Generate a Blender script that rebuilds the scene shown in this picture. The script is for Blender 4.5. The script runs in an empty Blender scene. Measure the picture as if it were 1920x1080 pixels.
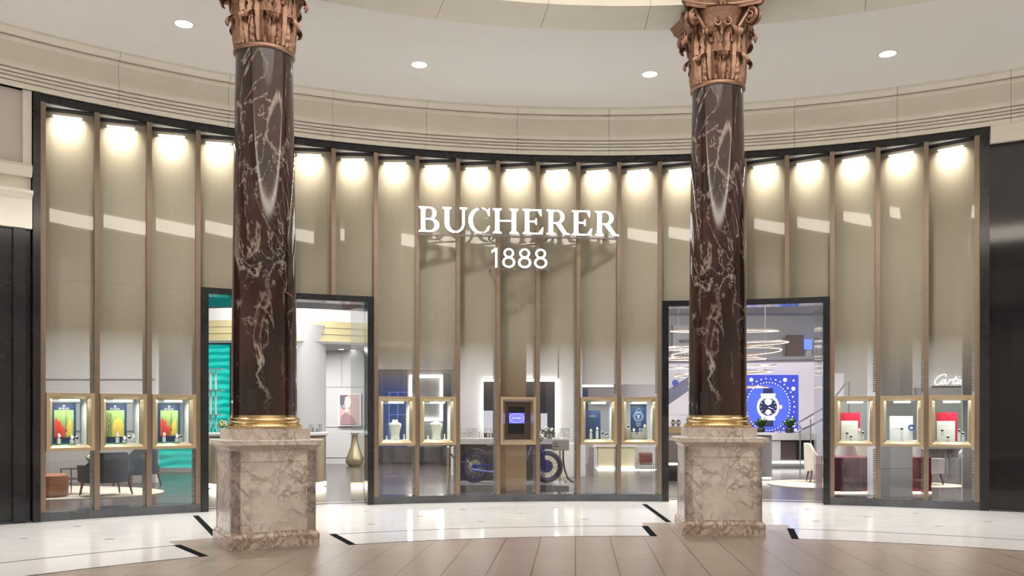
import bpy, math, random
from mathutils import Vector, Matrix
random.seed(7)
sin, cos, rad, PI = math.sin, math.cos, math.radians, math.pi
SC = bpy.context.scene
COL = SC.collection
# ------------------------------------------------------------------ camera
F, PX, PY, EYE = 1648.0, 960.0, 778.7, 1.5
CX, CY, RF = 1.468, 2.938, 12.416           # centre of the rotunda and radius of the shop front
cam = bpy.data.cameras.new('camera'); cam.sensor_width = 36; cam.lens = F / 1920 * 36
cam.shift_y = (PY - 540) / 1920; cam.clip_end = 200
camo = bpy.data.objects.new('camera', cam); COL.objects.link(camo)
camo.location = (0, 0, EYE); camo.rotation_euler = (PI / 2, 0, 0)
SC.camera = camo
# ------------------------------------------------------------------ world and exposure
w = bpy.data.worlds.new('world'); SC.world = w; w.use_nodes = True
w.node_tree.nodes['Background'].inputs[0].default_value = (1, .96, .92, 1)
w.node_tree.nodes['Background'].inputs[1].default_value = .3
SC.view_settings.view_transform = 'Standard'; SC.view_settings.look = 'None'
SC.view_settings.exposure = 0.36; SC.view_settings.gamma = 1
SC.view_settings.use_curve_mapping = False
try:
    SC.cycles.max_bounces = 10; SC.cycles.transparent_max_bounces = 24
    SC.cycles.diffuse_bounces = 4; SC.cycles.glossy_bounces = 4
    SC.cycles.use_denoising = True; SC.cycles.sample_clamp_indirect = 4
    SC.cycles.caustics_reflective = False; SC.cycles.caustics_refractive = False
except Exception: pass

def polar(a, r, z=0.0):
    "a in degrees from +Y towards +X, about the rotunda centre"
    return Vector((CX + r * sin(rad(a)), CY + r * cos(rad(a)), z))

def area(name, loc, sx, sy, power, col=(1, .93, .84), rot=(0, 0, 0), spread=180, shape='RECTANGLE'):
    l = bpy.data.lights.new(name, 'AREA'); l.shape = shape; l.size = sx
    if shape == 'RECTANGLE': l.size_y = sy
    l.energy = power; l.color = col; l.spread = rad(spread)
    o = bpy.data.objects.new(name, l); COL.objects.link(o); o.location = loc; o.rotation_euler = rot
    return o
def spot(name, loc, power, col=(1, .93, .84), ang=100, blend=.6, r=.08, rot=(0, 0, 0)):
    l = bpy.data.lights.new(name, 'SPOT'); l.energy = power; l.color = col
    l.spot_size = rad(ang); l.spot_blend = blend; l.shadow_soft_size = r
    o = bpy.data.objects.new(name, l); COL.objects.link(o); o.location = loc; o.rotation_euler = rot
    return o
# rotunda: fill light added under dome, and the recessed ceiling spots on their circle
area('dome_fill_light', (CX, CY, 11.0), 12, 12, 520, (1, .96, .92), shape='DISK')
SPOT_A = [-33.4, -15.5, 3.6, 22.1]
for a in [-70.4, -51.9] + SPOT_A + [40.6, 59.1, 77.6, 96.1, 114.6, 133.1, 151.6, 170.1, -88.9, -107.4, -125.9, -144.4, -162.9]:
    spot('ceiling_spot_light', polar(a, 10.74, 6.76), 1080, (1, .98, .955), 108, 1.0, .22)
# shop: rows of ceiling light
for x, y, p in ((-8.5, 17.5, 280), (-3.5, 17.8, 230), (.8, 18.8, 170), (5.2, 18.8, 200), (9.4, 18, 260), (-6, 22.5, 250), (0, 24, 170), (6, 24, 200), (11.5, 22, 240)):
    area('shop_ceiling_light', (x, y, 6.0), 1.6, 1.6, p, (1, .97, .95))

# ------------------------------------------------------------------ materials
MATS = {}
def nt(name):
    m = bpy.data.materials.new(name); m.use_nodes = True
    return m, m.node_tree, m.node_tree.nodes['Principled BSDF']
def mat(name, col, rough=.5, metal=0.0, spec=.5, coat=0, bump=0, bscale=40, var=0, vscale=3, emit=None, es=0, alpha=1, trans=0):
    if name in MATS: return MATS[name]
    m, t, b = nt(name); N = t.nodes; L = t.links
    b.inputs['Base Color'].default_value = (*col, 1); b.inputs['Roughness'].default_value = rough
    b.inputs['Metallic'].default_value = metal; b.inputs['Specular IOR Level'].default_value = spec
    b.inputs['Coat Weight'].default_value = coat; b.inputs['Alpha'].default_value = alpha
    b.inputs['Transmission Weight'].default_value = trans
    if emit: b.inputs['Emission Color'].default_value = (*emit, 1); b.inputs['Emission Strength'].default_value = es
    tc = N.new('ShaderNodeTexCoord')
    if var:
        n = N.new('ShaderNodeTexNoise'); n.inputs['Scale'].default_value = vscale; n.inputs['Detail'].default_value = 5
        L.new(tc.outputs['Object'], n.inputs['Vector'])
        mx = N.new('ShaderNodeMix'); mx.data_type = 'RGBA'
        mx.inputs[6].default_value = (*[max(0, c * (1 - var)) for c in col], 1); mx.inputs[7].default_value = (*[min(1, c * (1 + var)) for c in col], 1)
        L.new(n.outputs['Fac'], mx.inputs[0]); L.new(mx.outputs[2], b.inputs['Base Color'])
    if bump:
        n = N.new('ShaderNodeTexNoise'); n.inputs['Scale'].default_value = bscale; n.inputs['Detail'].default_value = 4
        L.new(tc.outputs['Object'], n.inputs['Vector'])
        bp = N.new('ShaderNodeBump'); bp.inputs['Strength'].default_value = bump; bp.inputs['Distance'].default_value = .01
        L.new(n.outputs['Fac'], bp.inputs['Height']); L.new(bp.outputs['Normal'], b.inputs['Normal'])
    MATS[name] = m; return m
def emis(name, col, s):
    return mat(name, (.02, .02, .02), .6, emit=col, es=s)
def ramp(t, src, stops):
    r = t.nodes.new('ShaderNodeValToRGB'); e = r.color_ramp.elements
    while len(e) < len(stops): e.new(.5)
    for k, (p, c) in enumerate(stops):
        e[k].position = p; e[k].color = (*c, 1) if len(c) == 3 else c
    t.links.new(src, r.inputs[0]); return r
def math_n(t, op, a, b=None, c=None):
    n = t.nodes.new('ShaderNodeMath'); n.operation = op
    for i, v in enumerate((a, b, c)):
        if v is None: continue
        if isinstance(v, (int, float)): n.inputs[i].default_value = v
        else: t.links.new(v, n.inputs[i])
    return n.outputs[0]
def vein(t, vec, scale, dist, width, detail=6, rough=.6):
    n = t.nodes.new('ShaderNodeTexNoise'); n.inputs['Scale'].default_value = scale; n.inputs['Detail'].default_value = detail
    n.inputs['Roughness'].default_value = rough; n.inputs['Distortion'].default_value = dist
    t.links.new(vec, n.inputs['Vector'])
    a = math_n(t, 'ABSOLUTE', math_n(t, 'SUBTRACT', n.outputs['Fac'], .5))
    mr = t.nodes.new('ShaderNodeMapRange'); mr.interpolation_type = 'SMOOTHSTEP'
    mr.inputs[1].default_value = 0; mr.inputs[2].default_value = width; mr.inputs[3].default_value = 1; mr.inputs[4].default_value = 0
    t.links.new(a, mr.inputs[0]); return mr.outputs[0]
def veined(name, base, base2, veins, rough=.08, coat=0, rot=(0, 0, 0), scl=(1, 1, 1), spec=.5):
    "veins: list of (colour, scale, distortion, width, mask scale, mask lo, mask hi, strength)"
    m, t, b = nt(name); N = t.nodes; L = t.links
    tc = N.new('ShaderNodeTexCoord'); mp = N.new('ShaderNodeMapping'); mp.inputs['Rotation'].default_value = rot; mp.inputs['Scale'].default_value = scl
    L.new(tc.outputs['Object'], mp.inputs['Vector']); V = mp.outputs[0]
    n = N.new('ShaderNodeTexNoise'); n.inputs['Scale'].default_value = 1.7; n.inputs['Detail'].default_value = 7; L.new(V, n.inputs['Vector'])
    r = ramp(t, n.outputs['Fac'], [(.35, base), (.68, base2)]); cur = r.outputs[0]
    for c, s, d, wd, ms, lo, hi, st in veins:
        v = vein(t, V, s, d, wd)
        k = N.new('ShaderNodeTexNoise'); k.inputs['Scale'].default_value = ms; k.inputs['Detail'].default_value = 3
        off = N.new('ShaderNodeVectorMath'); off.operation = 'ADD'; off.inputs[1].default_value = (s * 3.1, ms * 7, 4)
        L.new(V, off.inputs[0]); L.new(off.outputs[0], k.inputs['Vector'])
        mk = N.new('ShaderNodeMapRange'); mk.inputs[1].default_value = lo; mk.inputs[2].default_value = hi; L.new(k.outputs['Fac'], mk.inputs[0])
        fac = math_n(t, 'MULTIPLY', math_n(t, 'MULTIPLY', v, mk.outputs[0]), st)
        mx = N.new('ShaderNodeMix'); mx.data_type = 'RGBA'; mx.inputs[7].default_value = (*c, 1)
        L.new(fac, mx.inputs[0]); L.new(cur, mx.inputs[6]); cur = mx.outputs[2]
    L.new(cur, b.inputs['Base Color']); b.inputs['Roughness'].default_value = rough; b.inputs['Coat Weight'].default_value = coat
    b.inputs['Specular IOR Level'].default_value = spec
    MATS[name] = m; return m
M_RED = veined('red_marble', (.013, .007, .006), (.06, .022, .018), [((.45, .38, .34), .8, 1.3, .020, 1.3, .42, .60, .9), ((.34, .28, .26), 1.9, 1.3, .012, 1.9, .47, .62, .7), ((.5, .44, .40), .5, 2.2, .006, .8, .36, .46, .6)], rough=.07, scl=(1, 1, .6), rot=(.6, .45, 1.1), spec=.7)
M_PED = veined('pink_marble', (.58, .505, .46), (.76, .69, .65), [((.32, .245, .205), 2.6, .5, .055, 1.5, .34, .52, .7), ((.24, .175, .14), 4.6, .5, .04, 1.9, .42, .58, .7), ((.38, .32, .28), 7, .4, .08, 2.5, .4, .6, .55)], rough=.16, rot=(.4, .8, .3))
M_PEDB = veined('brown_veined_marble', (.55, .46, .41), (.66, .58, .53), [((.24, .16, .11), 6, 1.8, .10, 3, .30, .5, .8), ((.16, .10, .07), 9, 1.2, .06, 3, .4, .6, .7)], rough=.16, rot=(.4, .8, .3))
M_STONE = mat('cream_stone', (.83, .79, .70), .55, bump=.05, bscale=60, var=.07, vscale=2.5)
M_CEIL = mat('ceiling_paint', (.93, .92, .905), .7)
M_BLACK = veined('black_granite', (.008, .009, .011), (.016, .017, .02), [((.05, .055, .06), 2, 1.2, .01, 1.5, .4, .7, .5)], rough=.12)
M_BASE = veined('grey_granite', (.05, .053, .06), (.085, .09, .10), [((.15, .15, .16), 5, 1.2, .02, 2, .4, .7, .5)], rough=.16)
M_COPPER = mat('brushed_bronze', (.25, .19, .142), .36, .75, var=.12, vscale=6)
M_CHAMP = mat('champagne_metal', (.52, .42, .28), .33, .8, var=.08, vscale=5)
M_GILT = mat('aged_gilding', (.33, .20, .145), .36, .9, bump=.5, bscale=45, var=.45, vscale=9)
M_BRASS = mat('polished_brass', (.72, .55, .30), .2, 1.0, bump=.1, bscale=30)
M_GOLD = mat('satin_gold', (.60, .50, .32), .3, .8)
M_WHITE = mat('white_lacquer', (.78, .77, .76), .35)
M_WALL = mat('white_wall', (.56, .555, .56), .5)
M_LILAC = mat('lilac_white_plaster', (.72, .69, .76), .5)
M_GREY = mat('grey_panel', (.22, .22, .23), .4)
M_DARK = mat('dark_panel', (.03, .03, .035), .3)
M_NAVY = mat('navy_card', (.012, .035, .10), .4)
M_BLUEW = mat('blue_lacquer_wall', (.02, .045, .17), .35)
M_CREAMF = mat('cream_leatherette', (.74, .70, .60), .6)
M_CHROME = mat('chrome', (.75, .75, .77), .08, 1)
M_SILV = mat('satin_steel', (.55, .56, .58), .25, .9)
M_LED = emis('led_bar', (1, .97, .9), 6)
M_LEDS = emis('lit_strip', (1, .96, .9), 5)
M_SIGN = emis('sign_white', (1, .98, .97), 6)
M_LAMP = emis('downlight_lens', (1, .97, .92), 8)

def glass(name, refl=.06, tint=(1, 1, 1), rough=0.0):
    m = bpy.data.materials.new(name); m.use_nodes = True; t = m.node_tree; N = t.nodes; L = t.links
    for n in list(N): N.remove(n)
    out = N.new('ShaderNodeOutputMaterial'); tr = N.new('ShaderNodeBsdfTransparent'); tr.inputs[0].default_value = (*tint, 1)
    gl = N.new('ShaderNodeBsdfGlossy'); gl.inputs['Roughness'].default_value = rough
    fr = N.new('ShaderNodeLayerWeight'); fr.inputs[0].default_value = .35
    mr = N.new('ShaderNodeMapRange'); mr.inputs[3].default_value = refl; mr.inputs[4].default_value = .7
    L.new(math_n(t, 'POWER', fr.outputs['Facing'], 4), mr.inputs[0])
    mx = N.new('ShaderNodeMixShader'); L.new(mr.outputs[0], mx.inputs[0]); L.new(tr.outputs[0], mx.inputs[1]); L.new(gl.outputs[0], mx.inputs[2])
    L.new(mx.outputs[0], out.inputs[0]); MATS[name] = m; return m
M_GLASS = glass('clear_glass', .04, (.97, .985, .98))
M_CASEG = glass('case_glass', .03, (.97, 1, .99))
def mesh_glass():
    "laminated glass: champagne mesh interlayer that thins out to clear glass towards the bottom"
    m = bpy.data.materials.new('mesh_glass'); m.use_nodes = True; t = m.node_tree; N = t.nodes; L = t.links
    for n in list(N): N.remove(n)
    out = N.new('ShaderNodeOutputMaterial')
    g = N.new('ShaderNodeNewGeometry'); sp = N.new('ShaderNodeSeparateXYZ'); L.new(g.outputs['Position'], sp.inputs[0])
    z = sp.outputs[2]
    mr = N.new('ShaderNodeMapRange'); mr.interpolation_type = 'SMOOTHSTEP'; mr.inputs[1].default_value = 1.7; mr.inputs[2].default_value = 3.3
    mr.inputs[3].default_value = 0; mr.inputs[4].default_value = .985
    L.new(z, mr.inputs[0])
    tc = N.new('ShaderNodeTexCoord'); no = N.new('ShaderNodeTexNoise'); no.inputs['Scale'].default_value = 1
    mp = N.new('ShaderNodeMapping'); mp.inputs['Scale'].default_value = (14, 14, 1.2); L.new(tc.outputs['Object'], mp.inputs[0]); L.new(mp.outputs[0], no.inputs['Vector'])
    cr = ramp(t, no.outputs['Fac'], [(.3, (.325, .287, .218)), (.7, (.338, .298, .228))])
    df = N.new('ShaderNodeBsdfDiffuse'); L.new(cr.outputs[0], df.inputs[0])
    tl = N.new('ShaderNodeBsdfTranslucent'); L.new(cr.outputs[0], tl.inputs[0])
    sc = N.new('ShaderNodeMixShader'); sc.inputs[0].default_value = .25; L.new(df.outputs[0], sc.inputs[1]); L.new(tl.outputs[0], sc.inputs[2])
    tr = N.new('ShaderNodeBsdfTransparent'); tr.inputs[0].default_value = (.98, .985, .98, 1)
    thread = math_n(t, 'LESS_THAN', math_n(t, 'FRACT', math_n(t, 'MULTIPLY', z, 240.0)), mr.outputs[0])   # woven threads of the interlayer
    m1 = N.new('ShaderNodeMixShader'); L.new(thread, m1.inputs[0]); L.new(tr.outputs[0], m1.inputs[1]); L.new(sc.outputs[0], m1.inputs[2])
    gl = N.new('ShaderNodeBsdfGlossy'); gl.inputs['Roughness'].default_value = .015
    lw = N.new('ShaderNodeLayerWeight'); lw.inputs[0].default_value = .35
    fm = N.new('ShaderNodeMapRange'); fm.inputs[3].default_value = .065; fm.inputs[4].default_value = .6; L.new(math_n(t, 'POWER', lw.outputs['Facing'], 4), fm.inputs[0])
    m2 = N.new('ShaderNodeMixShader'); L.new(fm.outputs[0], m2.inputs[0]); L.new(m1.outputs[0], m2.inputs[1]); L.new(gl.outputs[0], m2.inputs[2])
    L.new(m2.outputs[0], out.inputs[0]); MATS['mesh_glass'] = m; return m
M_MESHG = mesh_glass()

def tile_floor(name, c1, c2, mortar, bw, rh, rot, rough, mort=.006, var=.10):
    m, t, b = nt(name); N = t.nodes; L = t.links
    tc = N.new('ShaderNodeTexCoord'); mp = N.new('ShaderNodeMapping'); mp.inputs['Rotation'].default_value = (0, 0, rot)
    L.new(tc.outputs['Object'], mp.inputs[0])
    br = N.new('ShaderNodeTexBrick'); br.inputs['Scale'].default_value = 1; br.inputs['Brick Width'].default_value = bw; br.inputs['Row Height'].default_value = rh
    br.inputs['Mortar Size'].default_value = mort * .5; br.inputs['Mortar Smooth'].default_value = 0; br.inputs['Color1'].default_value = (*c1, 1); br.inputs['Color2'].default_value = (*c2, 1)
    br.inputs['Mortar'].default_value = (*mortar, 1); br.offset = .5
    L.new(mp.outputs[0], br.inputs['Vector'])
    n = N.new('ShaderNodeTexNoise'); n.inputs['Scale'].default_value = 1.6; n.inputs['Detail'].default_value = 6; n.inputs['Distortion'].default_value = .8
    mp2 = N.new('ShaderNodeMapping'); mp2.inputs['Scale'].default_value = (1, 3, 1); L.new(tc.outputs['Object'], mp2.inputs[0]); L.new(mp2.outputs[0], n.inputs['Vector'])
    r = ramp(t, n.outputs['Fac'], [(.3, (1 - var,) * 3), (.7, (1, 1, 1))])
    mx = N.new('ShaderNodeMix'); mx.data_type = 'RGBA'; mx.blend_type = 'MULTIPLY'; mx.inputs[0].default_value = 1
    L.new(br.outputs['Color'], mx.inputs[6]); L.new(r.outputs[0], mx.inputs[7]); L.new(mx.outputs[2], b.inputs['Base Color'])
    b.inputs['Roughness'].default_value = rough; MATS[name] = m; return m
YAW = rad(4.13)
M_TAN = tile_floor('tan_marble_tiles', (.25, .20, .16), (.23, .182, .145), (.07, .055, .045), .84, .42, PI / 2 + YAW, .30, .012, .10)
M_WHM = tile_floor('white_marble_paving', (.62, .61, .59), (.59, .58, .56), (.42, .40, .38), 1.9, 1.35, YAW, .10, .004)
M_BAND = mat('speckled_grey_marble', (.60, .575, .56), .08, var=.16, vscale=38)
M_INLAY = mat('black_inlay', (.012, .012, .014), .8, spec=0)
M_WOOD = tile_floor('dark_oak_floor', (.105, .09, .088), (.085, .073, .072), (.05, .045, .043), 1.8, .2, 0, .22, .002, .25)

# ------------------------------------------------------------------ mesh helpers
class MB:
    def __init__(s): s.v = []; s.f = []; s.mi = []; s.m = 0; s.T = Matrix.Identity(4)
    def at(s, loc=(0, 0, 0), rz=0, rx=0, ry=0):
        s.T = Matrix.Translation(loc) @ Matrix.Rotation(rz, 4, 'Z') @ Matrix.Rotation(ry, 4, 'Y') @ Matrix.Rotation(rx, 4, 'X'); return s
    def add(s, vs, fs):
        n = len(s.v); s.v += [tuple(s.T @ Vector(p)) for p in vs]
        s.f += [tuple(n + i for i in f) for f in fs]; s.mi += [s.m] * len(fs); return s
    def box(s, x0, x1, y0, y1, z0, z1):
        return s.add([(x0, y0, z0), (x1, y0, z0), (x1, y1, z0), (x0, y1, z0), (x0, y0, z1), (x1, y0, z1), (x1, y1, z1), (x0, y1, z1)],
                     [(0, 3, 2, 1), (4, 5, 6, 7), (0, 1, 5, 4), (1, 2, 6, 5), (2, 3, 7, 6), (3, 0, 4, 7)])
    def hexa(s, b, t):
        "b, t: four bottom and four top corners"
        return s.add(list(b) + list(t), [(0, 3, 2, 1), (4, 5, 6, 7), (0, 1, 5, 4), (1, 2, 6, 5), (2, 3, 7, 6), (3, 0, 4, 7)])
    def prism(s, poly, y0, y1):
        "poly in x,z extruded along y"
        n = len(poly)
        return s.add([(x, y0, z) for x, z in poly] + [(x, y1, z) for x, z in poly],
                     [tuple(range(n)), tuple(range(2 * n - 1, n - 1, -1))] + [(i, i + n, (i + 1) % n + n, (i + 1) % n) for i in range(n)])
    def slab(s, poly, z0, z1):
        n = len(poly)
        return s.add([(x, y, z0) for x, y in poly] + [(x, y, z1) for x, y in poly],
                     [tuple(range(n - 1, -1, -1)), tuple(range(n, 2 * n))] + [(i, (i + 1) % n, (i + 1) % n + n, i + n) for i in range(n)])
    def lathe(s, prof, n=32, c=(0, 0, 0), sx=1, sy=1, cap=True):
        vs = []; k = len(prof)
        for i in range(n):
            a = 2 * PI * i / n
            vs += [(c[0] + r * cos(a) * sx, c[1] + r * sin(a) * sy, c[2] + z) for r, z in prof]
        fs = []
        for i in range(n):
            j = (i + 1) % n
            for q in range(k - 1): fs.append((i * k + q, j * k + q, j * k + q + 1, i * k + q + 1))
        if cap and prof[0][0] > 2e-3: fs.append(tuple(i * k for i in range(n - 1, -1, -1)))
        if cap and prof[-1][0] > 2e-3: fs.append(tuple(i * k + k - 1 for i in range(n)))
        return s.add(vs, fs)
    def tube(s, pts, r, n=8, closed=False, rr=None):
        pts = [Vector(p) for p in pts]; m = len(pts); vs = []
        up = Vector((0, 0, 1)); prev = None
        for i, p in enumerate(pts):
            d = (pts[(i + 1) % m] - pts[i - 1]) if closed else (pts[min(i + 1, m - 1)] - pts[max(i - 1, 0)])
            d.normalize()
            if prev is None:
                u = d.cross(up)
                if u.length < .05: u = d.cross(Vector((1, 0, 0)))
            else: u = prev - d * prev.dot(d)
            u.normalize(); prev = u.copy(); v = d.cross(u)
            R = rr[i] if rr else r
            for k in range(n):
                a = 2 * PI * k / n; vs.append(tuple(p + (u * cos(a) + v * sin(a)) * R))
        fs = []
        for i in range(m if closed else m - 1):
            j = (i + 1) % m
            for k in range(n): fs.append((i * n + k, i * n + (k + 1) % n, j * n + (k + 1) % n, j * n + k))
        if not closed: fs += [tuple(range(n - 1, -1, -1)), tuple((m - 1) * n + k for k in range(n))]
        return s.add(vs, fs)
    def grid(s, fn, nu, nv):
        vs = [fn(i / nu, j / nv) for i in range(nu + 1) for j in range(nv + 1)]
        return s.add(vs, [(i * (nv + 1) + j, (i + 1) * (nv + 1) + j, (i + 1) * (nv + 1) + j + 1, i * (nv + 1) + j + 1) for i in range(nu) for j in range(nv)])
    def ball(s, c, rx, ry=None, rz=None, n=14, k=8):
        ry = ry or rx; rz = rz or rx
        pr = [(sin(PI * i / k), -cos(PI * i / k)) for i in range(k + 1)]
        vs = []
        for i in range(n):
            a = 2 * PI * i / n; vs += [(c[0] + r * cos(a) * rx, c[1] + r * sin(a) * ry, c[2] + z * rz) for r, z in pr]
        kk = k + 1
        return s.add(vs, [(i * kk + q, ((i + 1) % n) * kk + q, ((i + 1) % n) * kk + q + 1, i * kk + q + 1) for i in range(n) for q in range(k)])
    def arc(s, prof, a0, a1, n, close=True):
        "closed profile of (radius, z) swept about the rotunda centre"
        k = len(prof); vs = []
        for i in range(n + 1):
            a = a0 + (a1 - a0) * i / n; vs += [tuple(polar(a, r, z)) for r, z in prof]
        fs = [(i * k + q, (i + 1) * k + q, (i + 1) * k + (q + 1) % k, i * k + (q + 1) % k) for i in range(n) for q in range(k if close else k - 1)]
        if close: fs += [tuple(range(k)), tuple(n * k + q for q in range(k - 1, -1, -1))]
        return s.add(vs, fs)
    def build(s, name, mats, parent=None, smooth=False, loc=None, rz=0, bevel=0, fix=True):
        me = bpy.data.meshes.new(name); me.from_pydata(s.v, [], s.f)
        for m in (mats if isinstance(mats, (list, tuple)) else [mats]): me.materials.append(m)
        for p, i in zip(me.polygons, s.mi): p.material_index = i
        if fix:
            import bmesh
            bm = bmesh.new(); bm.from_mesh(me); bmesh.ops.remove_doubles(bm, verts=bm.verts, dist=1e-6)
            bmesh.ops.recalc_face_normals(bm, faces=bm.faces); bm.to_mesh(me); bm.free()
        if smooth:
            for p in me.polygons: p.use_smooth = True
            try: me.set_sharp_from_angle(angle=rad(38))
            except Exception: pass
        o = bpy.data.objects.new(name, me); COL.objects.link(o)
        if parent: o.parent = parent
        if loc is not None: o.location = loc
        o.rotation_euler.z = rz
        if bevel:
            b = o.modifiers.new('bevel', 'BEVEL'); b.width = bevel; b.segments = 2; b.limit_method = 'ANGLE'
        return o
def tag(o, label, cat, group=None, kind=None):
    o['label'] = label; o['category'] = cat
    if group: o['group'] = group
    if kind: o['kind'] = kind
    return o
def thing(name, label, cat, loc=(0, 0, 0), rz=0, group=None):
    o = bpy.data.objects.new(name, None); o.empty_display_size = .1; COL.objects.link(o)
    o.location = loc; o.rotation_euler.z = rz; return tag(o, label, cat, group)
def struct(o, label=None):
    o['kind'] = 'structure'
    if label: o['label'] = label
    return o
def copy_tree(o, parent=None):
    c = o.copy(); COL.objects.link(c); c.parent = parent
    for ch in [x for x in KIDS.get(o.name, [])]: copy_tree(ch, c)
    return c
KIDS = {}
def dup(root, loc, rz, label, group=None, cat=None):
    "copy of a thing with its parts and sub-parts"
    KIDS.clear()
    for ob in COL.objects:
        if ob.parent: KIDS.setdefault(ob.parent.name, []).append(ob)
    c = copy_tree(root); c.location = loc; c.rotation_euler.z = rz; c['label'] = label
    if group: c['group'] = group
    return c
def W(x, y, Y): return Vector(((x - PX) / F * Y, Y, EYE - (y - PY) / F * Y))
def wx(x, Y): return (x - PX) / F * Y
def wz(y, Y): return EYE - (y - PY) / F * Y
def textmesh(body, size, name, m, parent=None, loc=(0, 0, 0), rot=(PI / 2, 0, 0), ext=.002, align='CENTER', sx=1):
    c = bpy.data.curves.new('t', 'FONT'); c.body = body; c.size = size; c.extrude = ext; c.align_x = align; c.resolution_u = 3
    o = bpy.data.objects.new('t', c); COL.objects.link(o)
    bpy.context.view_layer.update()
    me = bpy.data.meshes.new_from_object(o.evaluated_get(bpy.context.evaluated_depsgraph_get()))
    bpy.data.objects.remove(o); me.materials.clear(); me.materials.append(m)
    o = bpy.data.objects.new(name, me); COL.objects.link(o); o.location = loc; o.rotation_euler = rot; o.scale = (sx, 1, 1)
    if parent: o.parent = parent
    return o

# ------------------------------------------------------------------ serif lettering
def ell(cx, cy, rx, ry, a): return (cx + rx * cos(rad(a)), cy + ry * sin(rad(a)))
def ringarc(oc, orx, ory, ic, irx, iry, a0, a1, n=18):
    o = []
    for i in range(n):
        p, q = a0 + (a1 - a0) * i / n, a0 + (a1 - a0) * (i + 1) / n
        o.append([ell(*oc, orx, ory, p), ell(*oc, orx, ory, q), ell(*ic, irx, iry, q), ell(*ic, irx, iry, p)])
    return o
def rct(x0, y0, x1, y1): return [(x0, y0), (x1, y0), (x1, y1), (x0, y1)]
def stemg(x, t=.17, ov=.085, y0=0, y1=1, top=True, bot=True):
    g = [rct(x, y0, x + t, y1)]
    if bot: g.append([(x - ov, 0), (x + t + ov, 0), (x + t + ov, .045), (x + t, .10), (x, .10), (x - ov, .045)])
    if top: g.append([(x - ov, 1), (x - ov, .955), (x, .90), (x + t, .90), (x + t + ov, .955), (x + t + ov, 1)])
    return g
def glyph(c):
    t = .17; h = .058
    if c == 'B': return stemg(.09) + [rct(.2, 1 - h, .44, 1), rct(.2, .49, .46, .49 + h), rct(.2, 0, .46, h)] + ringarc((.42, .745), .28, .255, (.40, .745), .15, .198, -90, 90) + ringarc((.44, .275), .37, .275, (.42, .275), .21, .215, -90, 90), .86
    if c == 'R': return stemg(.09) + [rct(.2, 1 - h, .44, 1), rct(.2, .44, .5, .44 + h), [(.34, .48), (.53, .50), (.60, .40), (.80, .09), (.92, .05), (.92, 0), (.68, 0)]] + ringarc((.42, .72), .30, .28, (.40, .72), .165, .222, -90, 90), .93
    if c == 'U': return stemg(.09, bot=False, y0=.34) + stemg(.76, .09, .10, bot=False, y0=.34) + ringarc((.47, .36), .38, .375, (.51, .36), .25, .30, 180, 360), .97
    if c == 'C': return ringarc((.47, .5), .47, .52, (.52, .5), .355, .455, 42, 318, 26) + [[(.80, .99), (.845, .99), (.845, .68), (.80, .68), (.74, .80)], [(.72, .18), (.80, .30), (.845, .28), (.80, .10)]], .86
    if c == 'H': return stemg(.09) + stemg(.74) + [rct(.2, .48, .8, .48 + h)], 1.0
    if c == 'E': return stemg(.09) + [rct(.2, 1 - h, .74, 1), rct(.2, .48, .56, .48 + h), rct(.2, 0, .78, h), [(.74, 1), (.74, .74), (.70, .74), (.60, .945)], [(.56, .64), (.56, .38), (.525, .38), (.47, .49), (.47, .53), (.525, .64)], [(.82, .28), (.78, 0), (.62, .05), (.775, .28)]], .82
    if c == 'O': return ringarc((.5, .5), .5, .52, (.5, .5), .35, .46, 0, 360, 28), 1.0
    if c == 'L': return stemg(.09) + [rct(.2, 0, .72, h), [(.78, .28), (.74, 0), (.58, .05), (.74, .28)]], .78
    if c == 'X': return [[(.06, 1), (.28, 1), (.94, 0), (.72, 0)], [(.04, 0), (.12, 0), (.90, 1), (.82, 1)], rct(0, .95, .34, 1), rct(.68, .95, .98, 1), rct(0, 0, .28, .05), rct(.62, 0, 1, .05)], 1.0
    if c == '1': return [rct(.215, 0, .32, 1), [(.22, 1), (.22, .86), (.0, .74), (.0, .87)]], .32
    if c == '8': return ringarc((.33, .755), .27, .245, (.33, .755), .172, .162, 0, 360, 26) + ringarc((.33, .285), .33, .285, (.33, .285), .225, .195, 0, 360, 26), .66
    if c == '-': return [rct(0, .45, .4, .5)], .4
def add_glyph(mb, c, x, z, w, h, y0, y1):
    g, gw = glyph(c)
    for p in g: mb.prism([(x + a / gw * w, z + b * h) for a, b in p], y0, y1)
def word(mb, s, xc, z, h, y0, y1, gap=.12):
    ws = [glyph(c)[1] * h for c in s]; tot = sum(ws) + gap * h * (len(s) - 1); x = xc - tot / 2
    for c, w_ in zip(s, ws): add_glyph(mb, c, x, z, w_, h, y0, y1); x += w_ + gap * h

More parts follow.
